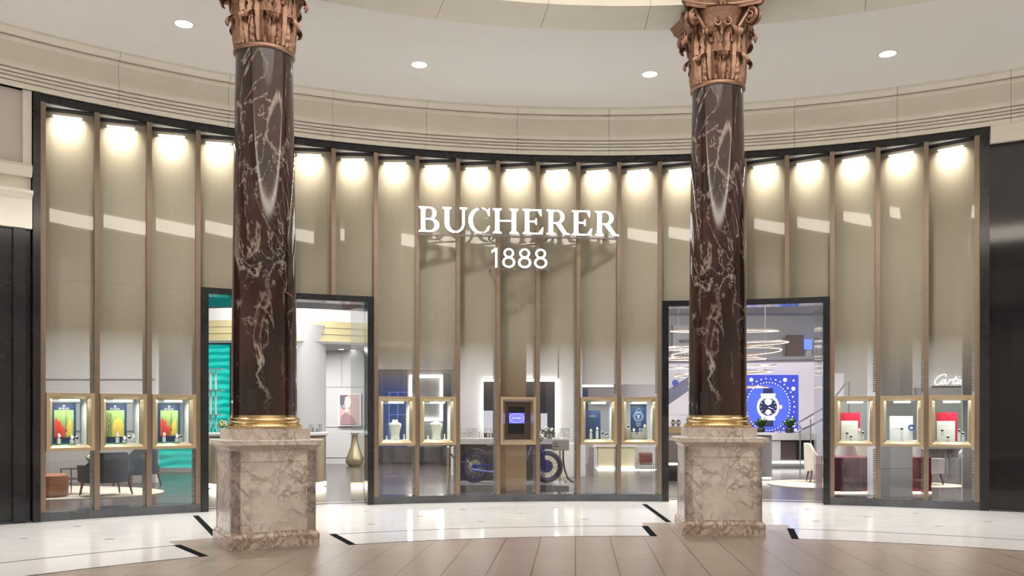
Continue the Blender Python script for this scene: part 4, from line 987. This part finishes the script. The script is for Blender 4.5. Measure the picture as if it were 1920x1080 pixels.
# --- centre: white walls and dark openings
struct(wb('wall_centre_white', 858, 906, 600, 866, 25.5, .3, M_WALL))
struct(wb('wall_centre_back', 900, 1048, 690, 866, 28.5, .2, mat('dusk_blue_wall', (.035, .05, .12), .4)))
b = MB(); Y = 25.4
b.box(wx(904, Y), wx(1046, Y), Y, Y + .06, wz(715, Y), wz(710, Y)); b.box(wx(1041, Y), wx(1046, Y), Y, Y + .06, .0, wz(710, Y)); b.box(wx(904.5, Y), wx(906, Y), Y, Y + .06, 0, wz(712, Y))
tag(b.build('portal_outline', M_LEDS), 'bright outlined opening behind the motorcycle, its right corner seen above the front wheel', 'lit frame')
struct(wb('wall_centre_head', 906, 1048, 560, 709, 25.5, .3, M_WALL)); struct(wb('wall_centre_right', 1046, 1092, 560, 866, 25.5, .3, M_WALL))
struct(wb('wall_right_upper', 1088, 1245, 560, 721, 26, .2, M_WALL)); struct(wb('wall_right_lower', 1088, 1245, 721, 838, 28, .2, M_WALL))
tag(wb('light_line', 1092, 1150, 722, 725, 26.1, .06, M_LEDS), 'bright horizontal light line above the navy poster case', 'light')
tag(wb('navy_banner', 1093, 1103, 728, 780, 25.8, .1, M_NAVY), 'narrow navy banner behind the navy poster case', 'banner')
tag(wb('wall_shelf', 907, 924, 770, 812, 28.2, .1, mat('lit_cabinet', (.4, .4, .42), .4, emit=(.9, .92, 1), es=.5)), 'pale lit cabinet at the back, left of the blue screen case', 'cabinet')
tag(wb('wall_shelf', 1014, 1026, 775, 806, 28.2, .1, MATS['lit_cabinet']), 'pale lit cabinet at the back, above the front wheel', 'cabinet')
# long counter behind the bike
t_ = thing('long_counter', 'long dark counter with white top edge behind the motorcycle', 'counter', (wx(966, 19.2), 19.2, 0))
def rel(name, x0, x1, z0, z1, dy0, dy1, m, Y=19.2, par=None):
    b = MB(); b.box(wx(x0, Y) - t_.location.x, wx(x1, Y) - t_.location.x, dy0, dy1, z0, z1); return b.build(name, m, par or t_)
rel('body', 860, 1010, 0, .86, .1, .8, mat('smoky_glass_front', (.06, .065, .08), .15)); rel('top', 858, 1066, .87, .99, 0, .9, M_WHITE)
ORD = ['leftmost', 'second from the left', 'third from the left', 'fourth from the left', 'fourth from the right', 'third from the right', 'second from the right', 'rightmost']
for k, x in enumerate((870, 886, 902, 918, 934, 1017, 1044, 1060)):
    g_ = thing('counter_glass_case', 'glass jewellery case on the long counter behind the motorcycle, ' + ORD[k], 'glass case', (wx(x, 19.5), 19.5, .99), 0, 'glass jewellery cases on the long counter')
    b = MB(); b.box(-.08, .08, -.08, .08, 0, .015); b.box(-.05, -.02, -.02, .01, .015, .12); b.box(.01, .04, -.03, 0, .015, .09); b.build('base', M_WHITE, g_)
    b = MB(); b.box(-.085, .085, -.085, .085, .015, .23); b.build('cover', glass('case_glass_b', .18) if 'case_glass_b' not in MATS else MATS['case_glass_b'], g_)
    b = MB(); b.ball((-.035, -.005, .14), .022); b.ball((.03, -.02, .11), .018); b.build('jewel', M_CHROME, g_, True)
bouquet((wx(1030, 19.35), 19.28, .99), .16, 'white flowers with green leaves on the long counter above the front wheel', [mat('white_flower', (.8, .8, .82))], leafy=12)
# pillar below the centre case
struct(fb('trim_centre_pillar', wx(938, 15.9), wx(987, 15.9), 15.95, 16.3, .0, 3.3, mat('bronze_cladding', (.42, .30, .20), .28, .7, var=.2, vscale=2)), 'bronze clad pier under the blue screen case')
# --- motorcycle
BLU = mat('deep_blue_enamel', (.035, .055, .42), .22, .4, coat=.5); BLK = mat('tyre_rubber', (.03, .035, .10), .5)
YM = 17.7
xr, xf = wx(890, YM), wx(1025, YM); zc = wz(880, YM) - .0
RW = .33; zc = .14 + RW
t_ = thing('motorcycle', 'custom blue motorcycle with wire wheels on a low grey plinth', 'motorcycle', ((xr + xf) / 2, YM, .14))
hx = (xf - xr) / 2; zc = RW
for s, n_ in ((-1, 'rear_wheel'), (1, 'front_wheel')):
    b = MB(); b.tube([(s * hx + (RW - .045) * cos(2 * PI * k / 40), 0, zc + (RW - .045) * sin(2 * PI * k / 40)) for k in range(40)], (.045), 10, True); wh = b.build(n_, BLK, t_, True)
    b = MB(); b.tube([(s * hx + (RW - .095) * cos(2 * PI * k / 40), 0, zc + (RW - .095) * sin(2 * PI * k / 40)) for k in range(40)], .014, 8, True); b.build('rim', BLU, wh, True)
    b = MB()
    for k in range(18):
        a = 2 * PI * k / 18; a2 = a + .35 * (1 if k % 2 else -1)
        b.tube([(s * hx + .04 * cos(a2), .03 * (1 if k % 2 else -1), zc + .04 * sin(a2)), (s * hx + (RW - .1) * cos(a), 0, zc + (RW - .1) * sin(a))], .004, 4)
    b.build('spokes', M_SILV if s < 0 else mat('dark_spoke', (.06, .07, .2), .3, .5), wh)
    b = MB(); b.at((s * hx, .05, zc), 0, PI / 2).lathe([(.001, -.0), (.05, 0), (.06, .03), (.06, .07), (.05, .10), (.001, .10)], 20); b.build('hub', BLU, wh, True)
    b = MB(); b.at((s * hx, .065, zc), 0, PI / 2).lathe([(.05, 0), (.13, 0), (.13, .006), (.05, .006)], 28); b.build('brake_disc', M_SILV if s < 0 else BLU, wh, True)
b = MB()
for y in (-.09, .09): b.tube([(hx, y, zc), (hx - .10, y, zc + .30), (hx - .24, y * .8, zc + .72)], .024, 8)
b.build('fork', BLU, t_, True)
b = MB(); b.tube([(hx - .22, 0, zc + .62), (hx - .40, 0, zc + .10), (hx - .62, 0, -.02 + zc - .08), (-.05, 0, zc - .10), (-.30, 0, zc + .05), (-.34, 0, zc + .34), (0, 0, zc + .42), (hx - .22, 0, zc + .62)], .02, 8)
b.tube([(-.30, .09, zc + .05), (-hx, .09, zc)], .02, 6); b.tube([(-.30, -.09, zc + .05), (-hx, -.09, zc)], .02, 6); b.build('frame', BLU, t_, True)
b = MB(); b.ball((-.02, 0, zc + .02), .20, .12, .15); b.at((.02, 0, zc + .08), 0, 0, rad(25)).lathe([(.09, 0)] + [(.09 + .02 * (q % 2), .03 * q) for q in range(8)] + [(.06, .25)], 20); b.at((-.16, 0, zc + .08), 0, 0, rad(-25)).lathe([(.09, 0)] + [(.09 + .02 * (q % 2), .03 * q) for q in range(8)] + [(.06, .25)], 20); b.build('engine', BLU, t_, True)
b = MB(); b.ball((.10, 0, zc + .50), .26, .12, .11); b.build('fuel_tank', BLU, t_, True)
b = MB(); b.ball((-.30, 0, zc + .43), .18, .11, .045); b.build('seat', mat('dark_leather', (.02, .02, .025), .4), t_, True)
b = MB(); b.tube([(.08, -.13, zc - .02), (0, -.15, zc - .14), (-.3, -.16, zc - .12), (-hx - .05, -.17, zc - .06)], .03, 10); b.build('exhaust', mat('blue_steel', (.12, .15, .45), .2, .9), t_, True)
b = MB(); b.tube([(hx - .42, -.32, zc + .80), (hx - .28, -.2, zc + .76), (hx - .25, 0, zc + .74), (hx - .28, .2, zc + .76), (hx - .42, .32, zc + .80)], .014, 8); b.build('handlebar', M_CHROME, t_, True)
b = MB(); b.ball((hx - .14, 0, zc + .58), .09); b.build('headlamp', M_CHROME, t_, True)
n = 14
b = MB()
for side in (0,):
    def fen(u, v): a = rad(35 + 115 * u); r_ = RW + .03; return (-hx + r_ * cos(a), (v - .5) * .14, zc + r_ * sin(a))
    b.grid(fen, 16, 3)
b.build('rear_mudguard', BLU, t_, True, fix=False)
o = fb('display_plinth', wx(858, YM - .5), wx(1062, YM - .5), YM - .55, YM + .55, 0, .14, mat('plinth_grey', (.18, .18, .2), .25)); tag(o, 'low dark grey plinth carrying the blue motorcycle', 'plinth')
# fuel machine with hose
t_ = thing('pump_box', 'silver box with round gauges and a curved black hose beside the front wheel', 'machine', (wx(1052, 18.0), 18.35, 0))
b = MB(); b.box(-.17, .18, -.12, .15, .77, .99); b.build('housing', M_SILV, t_, bevel=.01)
b = MB()
for k in range(5): b.at((-.12 + .035 * (k % 3), -.12, .86 + .05 * (k // 3)), 0, PI / 2).lathe([(.001, 0), (.014, 0), (.014, .01), (.001, .01)], 12)
b.build('gauges', M_DARK, t_)
b = MB(); b.box(-.02, .01, -.02, .02, .14, .77); b.box(-.2, .12, -.05, .05, .0, .14); b.build('stand', M_SILV, t_)
b = MB(); b.tube([(.06, -.1, .77), (.06, -.1, .55), (.09, -.1, .36), (.15, -.1, .2), (.24, -.1, .12), (.34, -.1, .1)], .018, 8); b.build('hose', mat('black_hose', (.02, .02, .03), .4), t_, True)
tag(wb('low_crate', 1036, 1067, 911, 929, 16.8, .25, mat('slate_box', (.12, .12, .14), .4)), 'slate grey block in front of the front wheel', 'block')
tag(wb('cream_panel', 1022, 1056, 843, 905, 21, .1, mat('cream_lit_panel', (.72, .68, .5), .5)), 'cream panel seen through the spokes of the front wheel', 'panel')
tag(wb('white_counter', 1056, 1098, 832, 897, 21.5, .6, M_WHITE), 'white counter block right of the front wheel', 'counter')
# --- cream counter, brown cube seat
t_ = thing('lit_counter', 'long cream glowing counter front under the two navy poster cases', 'counter', (wx(1150, 24.5), 24.5, 0))
def relY(name, x0, x1, y0, y1, m, Y=24.5, d0=0, d1=.5):
    b = MB(); b.box(wx(x0, Y) - t_.location.x, wx(x1, Y) - t_.location.x, d0, d1, wz(y1, Y), wz(y0, Y)); return b.build(name, m, t_)
relY('front_panel', 1121, 1190, 838, 877, mat('cream_front', (.74, .70, .48), .5)); relY('light_line', 1120, 1190, 876.5, 880.5, M_LEDS, d0=-.04, d1=.0); relY('top', 1116, 1192, 832, 838, M_WHITE, d0=-.05, d1=.55); relY('end_column', 1103, 1112, 838, 881, M_GREY, d0=-.1, d1=.3); relY('lit_post', 1113, 1120, 838, 880, M_WHITE)
struct(wb('wall_white_low', 1188, 1243, 838, 880, 25, .2, M_WALL))
tag(wb('light_line', 1190, 1240, 880, 884, 24.0, .05, M_LEDS), 'bright floor light line under the white wall beside the brown cube seat', 'light')
t_ = thing('cube_seat', 'brown leather cube seat with thin metal frame, beside the right doorway', 'seat', (wx(1210, 23.3), 23.3, 0))
b = MB(); b.box(-.17, .17, -.16, .16, .20, .52); b.build('cushion', mat('brown_leather', (.16, .045, .03), .4), t_, bevel=.03)
b = MB(); b.tube([(-.19, -.17, .0), (-.19, -.17, .24), (.19, -.17, .24), (.19, -.17, 0)], .01, 6); b.tube([(-.19, .17, .0), (-.19, .17, .24), (.19, .17, .24), (.19, .17, 0)], .01, 6); b.build('frame', M_CHROME, t_)
# --- right doorway: mezzanine, video wall, ring chandelier
MZ = 27.5
b = MB(); C3 = (wx(1250, MZ), 16.0); R3 = 11.6
def mz(r, z0, z1, a0, a1, name, m):
    b = MB(); 
    def fn(u, v): a = rad(a0 + (a1 - a0) * u); return (C3[0] + r * sin(a), C3[1] + r * cos(a), z0 + (z1 - z0) * v)
    b.grid(fn, 40, 2); return b.build(name, m, None, True, fix=False)
struct(mz(11.6, .0, 3.25, -14, 52, 'wall_mezzanine', M_LILAC), 'curved lilac white wall below the upper gallery')
b = MB(); pts = [(C3[0] + 11.6 * sin(rad(a)), C3[1] + 11.6 * cos(rad(a))) for a in range(-14, 53, 3)]
b.slab(pts + [(15.4, 31), (-1, 31)], 3.22, 3.27); struct(b.build('floor_gallery', M_LILAC))
struct(mz(11.5, 3.2, 3.30, -14, 52, 'trim_gallery_edge', M_GREY))
struct(wb('wall_upper_gallery', 1245, 1560, 560, 690, 30.6, .2, mat('gallery_grey', (.50, .50, .52), .5)))
struct(wb('ceiling_black_strip', 1250, 1560, 560, 587, 22.5, .6, mat('slatted_dark', (.08, .08, .09), .4)))
tag(wb('wooden_door', 1475, 1507, 628, 681, 30.3, .1, mat('brown_door', (.20, .145, .115), .45)), 'brown wooden door on the upper gallery right of the ring chandelier', 'door')
t_ = tag(wb('small_screen', 1509, 1523, 636, 655, 30.2, .08, emis('small_blue', (.12, .2, .95), 1.4)), 'small bright blue screen on the upper gallery wall', 'screen')
tag(wb('pedestal_table', 1511, 1521, 657, 679, 29.0, .15, M_SILV), 'slim silver pedestal below the small blue screen', 'pedestal')
o = thing('wall_lettering', 'small dark lettering MAYFA on the pale upper wall left of the right column', 'lettering', (wx(1271, 30.28), 30.28, wz(643, 30.28)))
textmesh('MAYFA', .17, 'letters', mat('dark_letters', (.10, .10, .10), .5), o, (0, 0, 0), align='LEFT', ext=.01)
tag(wb('pale_sign_panel', 1262, 1345, 610, 672, 30.3, .3, M_WALL), 'pale panel behind the small dark lettering upstairs', 'panel')
for k, x in enumerate((1276, 1284, 1290, 1296)):
    b = MB(); b.box(-.045, .045, -.05, .05, 0, .18 if k % 2 else .24)
    tag(b.build('shelf_box', M_SILV, loc=(wx(x, 29.7), 29.7, wz(666, 29.7))), ['leftmost', 'second', 'third', 'rightmost'][k] + ' small grey box on the shelf under the upstairs lettering', 'box', 'small grey boxes under the upstairs lettering')
tag(wb('gallery_shelf', 1266, 1300, 666, 668, 29.6, .7, M_GREY), 'thin grey shelf under the upstairs lettering', 'shelf')
# video wall with watch
Y = 26.9; X0, X1, Z0, Z1 = wx(1383, Y), wx(1497, Y), wz(808, Y), wz(703, Y)
t_ = thing('video_wall', 'large bright blue video screen showing a wristwatch, right of the right column', 'screen', (wx(1440, Y), Y, wz(762, Y)))
def SXY(x, y): return ((x - 1440) * Y / F, -(y - 762) * Y / F)
b = MB(); b.box((1383 - 1440) * Y / F, (1497 - 1440) * Y / F, 0, .12, -(812 - 762) * Y / F, (762 - 703) * Y / F); scr = b.build('screen_panel', emis('video_blue', (.035, .06, .55), 1.0), t_)
VW = emis('video_white', (.85, .88, 1), 1.7); VB = emis('video_navy', (.01, .012, .08), 1); VL = emis('video_mid', (.07, .13, .80), 1.0); VR = emis('video_red', (.8, .1, .15), 1.2)
def disc(mb, x, y, r, dy, ry=None): 
    u, v = SXY(x, y); rr = r * Y / F; ry = (ry or r) * Y / F; n = 18
    mb.prism([(u + rr * cos(2 * PI * k / n), v + ry * sin(2 * PI * k / n)) for k in range(n)], -dy - .004, -dy)
b = MB(); disc(b, 1440, 762, 42, .001); b.build('halo', VL, scr)
b = MB()
for k in range(46):
    a = 2 * PI * k / 46; u, v = 1440 + 41 * cos(a), 762 + 45 * sin(a)
    if v < 808: disc(b, u, v, 1.1, .004)
rnd = random.Random(3)
for R_, n_, s0, s1 in ((52, 34, .8, 1.6), (60, 16, 2.2, 4.6), (70, 26, 1.2, 3.0)):
    for k in range(n_):
        a = 2 * PI * k / n_ + .2; u, v = 1440 + R_ * cos(a) * .95, 762 + R_ * sin(a)
        s = rnd.uniform(s0, s1)
        if 1385 + s < u < 1496 - s and 704 + s < v < 810 - s: disc(b, u, v, s, .004)
for k in range(60):
    u, v = rnd.uniform(1388, 1494), rnd.uniform(706, 808)
    if (u - 1440) ** 2 + (v - 762) ** 2 > 66 ** 2: disc(b, u, v, rnd.uniform(.6, 1.9), .006)
b.build('light_dots', VW, scr)
b = MB(); 
for (y0, y1) in ((728, 745), (782, 800)):
    b.prism([SXY(1430, y1), SXY(1450, y1), SXY(1449, y0), SXY(1431, y0)], -.012, -.008)
b.build('watch_strap', VB, scr)
b = MB(); disc(b, 1440, 763, 21, .013, 23); b.prism([SXY(1428, 748), SXY(1452, 748), SXY(1454, 738), SXY(1426, 738)], -.016, -.012); b.prism([SXY(1428, 778), SXY(1452, 778), SXY(1453, 788), SXY(1427, 788)], -.016, -.012); disc(b, 1463, 763, 3.5, .013); wc = b.build('watch_case', VW, scr)
b = MB(); disc(b, 1440, 763, 17, .020); b.build('watch_dial', VB, scr)
b = MB(); disc(b, 1440, 753, 6.5, .026); disc(b, 1440, 773, 5, .026); b.prism([SXY(1441, 763), SXY(1452, 768), SXY(1440, 764)], -.028, -.024)
for k in range(12):
    a = 2 * PI * k / 12; disc(b, 1440 + 14 * cos(a), 763 + 14 * sin(a), .8, .026)
b.build('dial_marks', VW, scr)
b = MB(); b.prism([SXY(1458, 752), SXY(1461, 758), SXY(1462, 768), SXY(1459, 774), SXY(1460.5, 763)], -.02, -.017); b.build('red_bezel', VR, scr)
# chandelier of tilted rings
YR = 21.5
t_ = thing('ring_chandelier', 'spiral chandelier of glowing tilted rings hanging around the right column sight line', 'chandelier', (wx(1368, YR), YR + .8, 0))
def ringl(xc, yc, rx, tilt, ph, wd=.02):
    b = MB(); R_ = rx * YR / F; c = ((xc - 1368) * YR / F, 0, wz(yc, YR)); n = 64
    pts = [(c[0] + R_ * cos(2 * PI * k / n), R_ * sin(2 * PI * k / n), c[2] + tilt * sin(2 * PI * k / n + ph)) for k in range(n)]
    b.tube(pts, wd, 6, True); r_ = b.build('ring', mat('ring_bronze', (.42, .33, .26), .3, .6), t_, True)
    b = MB(); b.tube([(x, y, z - wd * .8) for x, y, z in pts], wd * .55, 6, True); b.build('light_line', emis('ring_glow', (1, .86, .72), 2.5), r_, True)
for xc, yc, rx, ti, ph in ((1372, 614, 102, .10, 0), (1368, 643, 124, .10, 1), (1376, 656, 104, .05, 2), (1352, 668, 98, .04, 0), (1366, 684, 104, .08, .5), (1370, 697, 92, .05, 1.5), (1380, 723, 75, .04, 0)):
    ringl(xc, yc, rx, ti, ph)
b = MB()
for x in (-1.1, -.3, .5, 1.1): b.tube([(x, 0, 2.4), (x, 0, 6.3)], .006, 4)
b.build('cables', M_SILV, t_)
# staircase, left of the right column, and rail to the right
t_ = thing('staircase', 'white stair stringer rising to the right behind the right column, with dark glass rail', 'staircase', (wx(1280, 24), 24, 0))
def rp(x, y, Y0): return (wx(x, Y0) - t_.location.x, wz(y, Y0))
b = MB(); b.prism([rp(1235, 772, 24), rp(1300, 728, 24), rp(1345, 695, 24), rp(1345, 745, 24), rp(1300, 765, 24), rp(1270, 790, 24), rp(1235, 805, 24)], 0, .1); b.build('stringer', M_LILAC, t_)
b = MB(); b.prism([rp(1235, 742, 24), rp(1345, 672, 24), rp(1345, 695, 24), rp(1235, 772, 24)], .02, .03); b.build('rail_glass', mat('smoky_rail', (.15, .17, .28), .1, alpha=.6), t_)
b = MB(); q = rp(1266, 718, 24); b.at((q[0], 0, q[1]), 0, PI / 2).lathe([(.001, 0), (.09, 0), (.09, .01)], 20); b.build('blue_glint', emis('soft_blue', (.10, .16, .6), .5), t_)  # glowing disc paints the blue reflection on the stair
t_ = thing('stair_rail', 'grey diagonal handrails beside the video screen, at the right of the right doorway', 'handrail', (wx(1510, 24.5), 24.5, 0))
b = MB(); b.tube([(*rp(1494, 794, 24.5)[:1], 0, rp(1494, 794, 24.5)[1]), (rp(1530, 773, 24.5)[0], 0, rp(1530, 773, 24.5)[1]), (rp(1600, 733, 24.5)[0], 0, rp(1600, 733, 24.5)[1])], .025, 8); b.tube([(rp(1494, 810, 24.5)[0], 0, rp(1494, 810, 24.5)[1]), (rp(1530, 793, 24.5)[0], 0, rp(1530, 793, 24.5)[1]), (rp(1600, 753, 24.5)[0], 0, rp(1600, 753, 24.5)[1])], .025, 8); b.build('handrail', M_SILV, t_, True)
b = MB(); 
for x in (1500, 1520, 1545): p0 = rp(x, 820, 24.5); b.tube([(p0[0], 0, 0), (p0[0], 0, rp(x, 800 - (x - 1494) * .55, 24.5)[1])], .018, 6)
b.build('post', M_SILV, t_)
# plants on the dark counter
t_ = thing('dark_counter', 'brown and slate counter with white top below the video screen', 'counter', (wx(1480, 25), 25, 0))
relY('body', 1444, 1512, 825, 862, mat('umber_panel', (.14, .10, .10), .3), Y=25); relY('top', 1436, 1530, 812, 825, M_WHITE, Y=25, d0=-.08, d1=.6); relY('glass_panel', 1493, 1530, 825, 862, M_DARK, Y=25, d0=-.02, d1=.4); relY('light_line', 1442, 1530, 865, 868.5, M_LEDS, Y=25, d0=-.03, d1=0); relY('foot', 1444, 1528, 862, 878, M_GREY, Y=25, d0=.02, d1=.4)
relY('white_end', 1440, 1463, 826, 863, M_WHITE, Y=25, d0=-.03, d1=.0)
for x, l in ((1431, 'leafy green plant in a dark pot on the counter, left one below the video screen'), (1485, 'leafy green plant in a dark pot on the counter, right one below the video screen')):
    bouquet((wx(x, 24.9), 25.1, wz(812, 25)), .27, l, [FLW], vase=M_DARK, leafy=60, cat='plant', nf=4)
for x in (1455, 1468, 1505, 1516):
    g_ = thing('counter_glass_case', 'small glass case on the dark counter below the video screen, ' + {1455: 'leftmost', 1468: 'second from the left', 1505: 'third from the left', 1516: 'rightmost'}[x], 'glass case', (wx(x, 25.1), 25.1, wz(812, 25)), 0, 'glass cases below the video screen')
    b = MB(); b.box(-.07, .07, -.06, .06, 0, .16); b.build('cover', MATS['case_glass_b'], g_)
    b = MB(); b.box(-.05, .05, -.04, .04, 0.0, .05); b.build('base', M_WHITE, g_)
t_ = thing('pedestal_showcase', 'grey and white cylindrical counter end just right of the right pedestal', 'counter', (wx(1437, 20), 20.2, 0))
b = MB(); b.lathe([(.18, .09), (.18, 1.05)], 32); b.build('body', M_GREY, t_, True)
b = MB(); b.lathe([(.15, .04), (.16, .04), (.16, .09), (.15, .09)], 32); b.build('base_glow', MATS['warm_glow'], t_, True)
b = MB(); b.lathe([(.24, 1.05), (.24, 1.10)], 32); b.build('top', M_WHITE, t_, True)
# items left of the right pedestal
t_ = thing('jewellery_counter', 'low counter with glass cases seen left of the right pedestal', 'counter', (wx(1275, 20), 20, 0))
relY('body', 1238, 1300, 826, 868, mat('taupe_panel', (.22, .18, .17), .4), Y=20); relY('top', 1236, 1302, 800, 812, M_GOLD, Y=20, d0=-.04, d1=.5); relY('mid_shelf', 1236, 1302, 776, 780, M_WHITE, Y=20, d0=-.02, d1=.4); relY('front', 1240, 1302, 812, 826, M_WHITE, Y=20); relY('foot_light', 1238, 1300, 868, 872, MATS['warm_glow'], Y=20)
relY('legs', 1244, 1296, 872, 902, M_DARK, Y=20, d0=.1, d1=.4)
for k, x in enumerate((1262, 1272, 1290)):
    b = MB(); b.ball((0, 0, .09), .06, .06, .07, 12, 8); b.lathe([(.04, 0), (.04, .02), (.01, .03)], 12); tag(b.build('glass_vase', M_CHROME, None, True, loc=(wx(x, 20.2), 20.2, wz(800, 20.0))), ['leftmost', 'middle', 'rightmost'][k] + ' silver ornament on the gold-edged counter left of the right pedestal', 'ornament', 'silver ornaments left of the right pedestal')
rug(wx(1530, 19), 19.1, .97, 1.2, 'cream round rug in the right doorway under the cream chair')
armchair((wx(1539, 19.6), 19.6, .022), rad(80), 'cream armchair partly hidden by the right jamb of the right doorway', m=M_CREAMF, hb=.86, w=.6)
rug(wx(1266, 23.5), 23.5, .5, 1.6, 'pale round rug seen left of the right pedestal')
# --- right-hand salon: crimson counter, white chairs, pillars, glowing name
t_ = thing('crimson_counter', 'long crimson counter with marbled front, seen through the pane right of the right doorway', 'counter', (wx(1640, 17), 17, 0))
MAR = veined('mauve_marble', (.16, .09, .11), (.23, .15, .17), [((.36, .27, .28), 2, 2, .03, 1.4, .35, .6, .6)], rough=.1)
CRI = mat('crimson_lacquer', (.26, .012, .035), .2)
relY('body', 1560, 1747, 858, 922, CRI, Y=17, d0=.02, d1=.9); relY('marble_front', 1577, 1616, 858, 922, MAR, Y=17, d0=-.01, d1=.02); relY('plum_end', 1560, 1577, 858, 920, mat('plum_lacquer', (.10, .01, .04), .2), Y=17, d0=-.012, d1=.02); relY('marble_return', 1616, 1645, 858, 915, mat('plum_marble', (.15, .07, .09), .15, var=.3, vscale=6), Y=17, d0=-.005, d1=.02)
relY('base_light', 1560, 1747, 922, 925, MATS['warm_glow'], Y=17, d0=0, d1=.02)
for x, l, yy in ((1590, 'white upholstered chair behind the crimson counter, left of two', 18.6), (1611, 'white upholstered chair behind the crimson counter, right of two', 19.9)):
    armchair((wx(x, yy), yy, 0), rad(150), l, m=M_CREAMF if x > 1600 else mat('white_upholstery', (.66, .65, .66), .6), hb=.93, w=.46)
struct(fb('trim_white_pillar', wx(1651, 16.2), wx(1711, 16.2), 16.2, 16.8, 0, 6.4, mat('pale_pillar', (.80, .82, .88), .4)), 'broad pale pillar behind the middle right-hand case')
t_ = tag(MB().box(0, 1, 0, .01, 0, .004).build('pillar_joint', M_GREY, loc=(wx(1651, 16.19), 16.19, .52)), 'thin joint line on the broad pale pillar', 'joint line'); t_.scale = (wx(1711, 16.2) - wx(1651, 16.2), 1, 1)
t_['kind'] = 'structure'; t_.name = 'trim_pillar_joint'; del t_['category']
armchair((wx(1736, 18.9), 18.9, .02), rad(100), 'white chair with thin dark legs behind the right end of the crimson counter', m=MATS['white_upholstery'], hb=.95, w=.46, lm=M_DARK)
rug(wx(1755, 18.6), 18.8, .62, .70, 'small cream rug behind the rightmost pane')
struct(wb('wall_salon', 1700, 1830, 842, 893, 22.5, .2, mat('warm_white_panel', (.60, .56, .55), .5)))
for x in (1771, 1780): struct(wb('trim_salon', x, x + 4, 842, 893, 22.4, .05, M_GREY))
struct(wb('wall_salon_upper', 1560, 1860, 560, 842, 22.7, .2, mat('soft_grey_wall', (.42, .41, .40), .5))); struct(wb('wall_salon_mid', 1720, 1806, 727, 842, 22.3, .2, mat('salon_grey', (.30, .29, .29), .5)))
tag(wb('grey_cabinet', 1799, 1816, 860, 899.2, 20.5, .4, M_GREY), 'grey cabinet behind the rightmost pane, with a silver item on top', 'cabinet')
b = MB(); b.ball((0, 0, .1), .07, .07, .1); tag(b.build('silver_ornament', M_CHROME, None, True, loc=(wx(1806, 20.6), 20.7, wz(860, 20.5))), 'silver ornament on the grey cabinet in the rightmost pane', 'ornament')
struct(fb('trim_right_post', wx(1805, 15.4), wx(1822, 15.4), 15.4, 15.44, 0, 6.4, MATS['pale_pillar']))
struct(wb('wall_side_upper', 1562, 1582, 700, 745, 21.5, .1, M_LILAC))
t_ = thing('stair_rail', 'grey curved handrail seen above the case right of the right doorway', 'handrail', (wx(1575, 21), 21, 0))
b = MB(); b.tube([(rp(1565, 745, 21)[0], 0, rp(1565, 745, 21)[1]), (rp(1583, 722, 21)[0], 0, rp(1583, 722, 21)[1]), (rp(1592, 716, 21)[0], 0, rp(1592, 716, 21)[1]), (rp(1590, 745, 21)[0], 0, 0)], .02, 8); b.build('handrail', M_GREY, t_, True)
# glowing script name
Y = 22.6
o = thing('script_sign', 'small glowing white script lettering above the rightmost case', 'sign', (wx(1752, Y), Y, wz(722, Y)))
def sp(p): return [((x - 1752) * Y / F, 0, -(y - 722) * Y / F) for x, y in p]
def script(pts, w=.8, par=None):
    # smooth through points
    P = [Vector((x, 0, y)) for x, y in pts]; out = []
    for i in range(len(P) - 1):
        a, b_, c, d = P[max(i - 1, 0)], P[i], P[i + 1], P[min(i + 2, len(P) - 1)]
        for k in range(5):
            t = k / 5; out.append(.5 * ((2 * b_) + (-a + c) * t + (2 * a - 5 * b_ + 4 * c - d) * t * t + (-a + 3 * b_ - 3 * c + d) * t ** 3))
    out.append(P[-1])
    b = MB(); b.tube(sp([(p.x, p.z) for p in out]), w * Y / F, 6); return b
for pts in ([(1773, 706), (1774, 703), (1769, 702), (1760, 706), (1754, 713), (1753, 719), (1758, 721), (1766, 717)],
            [(1774, 712), (1769, 712), (1765, 716), (1765, 720), (1769, 719), (1774, 712), (1772, 719), (1775, 720)],
            [(1776, 720), (1781, 712), (1781, 713), (1786, 711)], [(1794, 705), (1789, 713), (1787, 719), (1790, 720), (1793, 717)], [(1787, 711), (1796, 710)],
            [(1798, 711), (1795, 717), (1796, 720), (1800, 717)], [(1799, 706), (1800, 706.4)], [(1800, 717), (1804, 714), (1803, 711.5), (1801, 714), (1801, 719), (1804, 720), (1808, 717)], [(1808, 720), (1812, 712), (1813, 713), (1817, 711)]):
    script(pts).build('letter_stroke', emis('script_white', (1, .98, .97), 3), o, True)
b = MB(); b.box(-.02, .80, .02, .10, -.03, -.02); b.build('bracket', M_SILV, o)
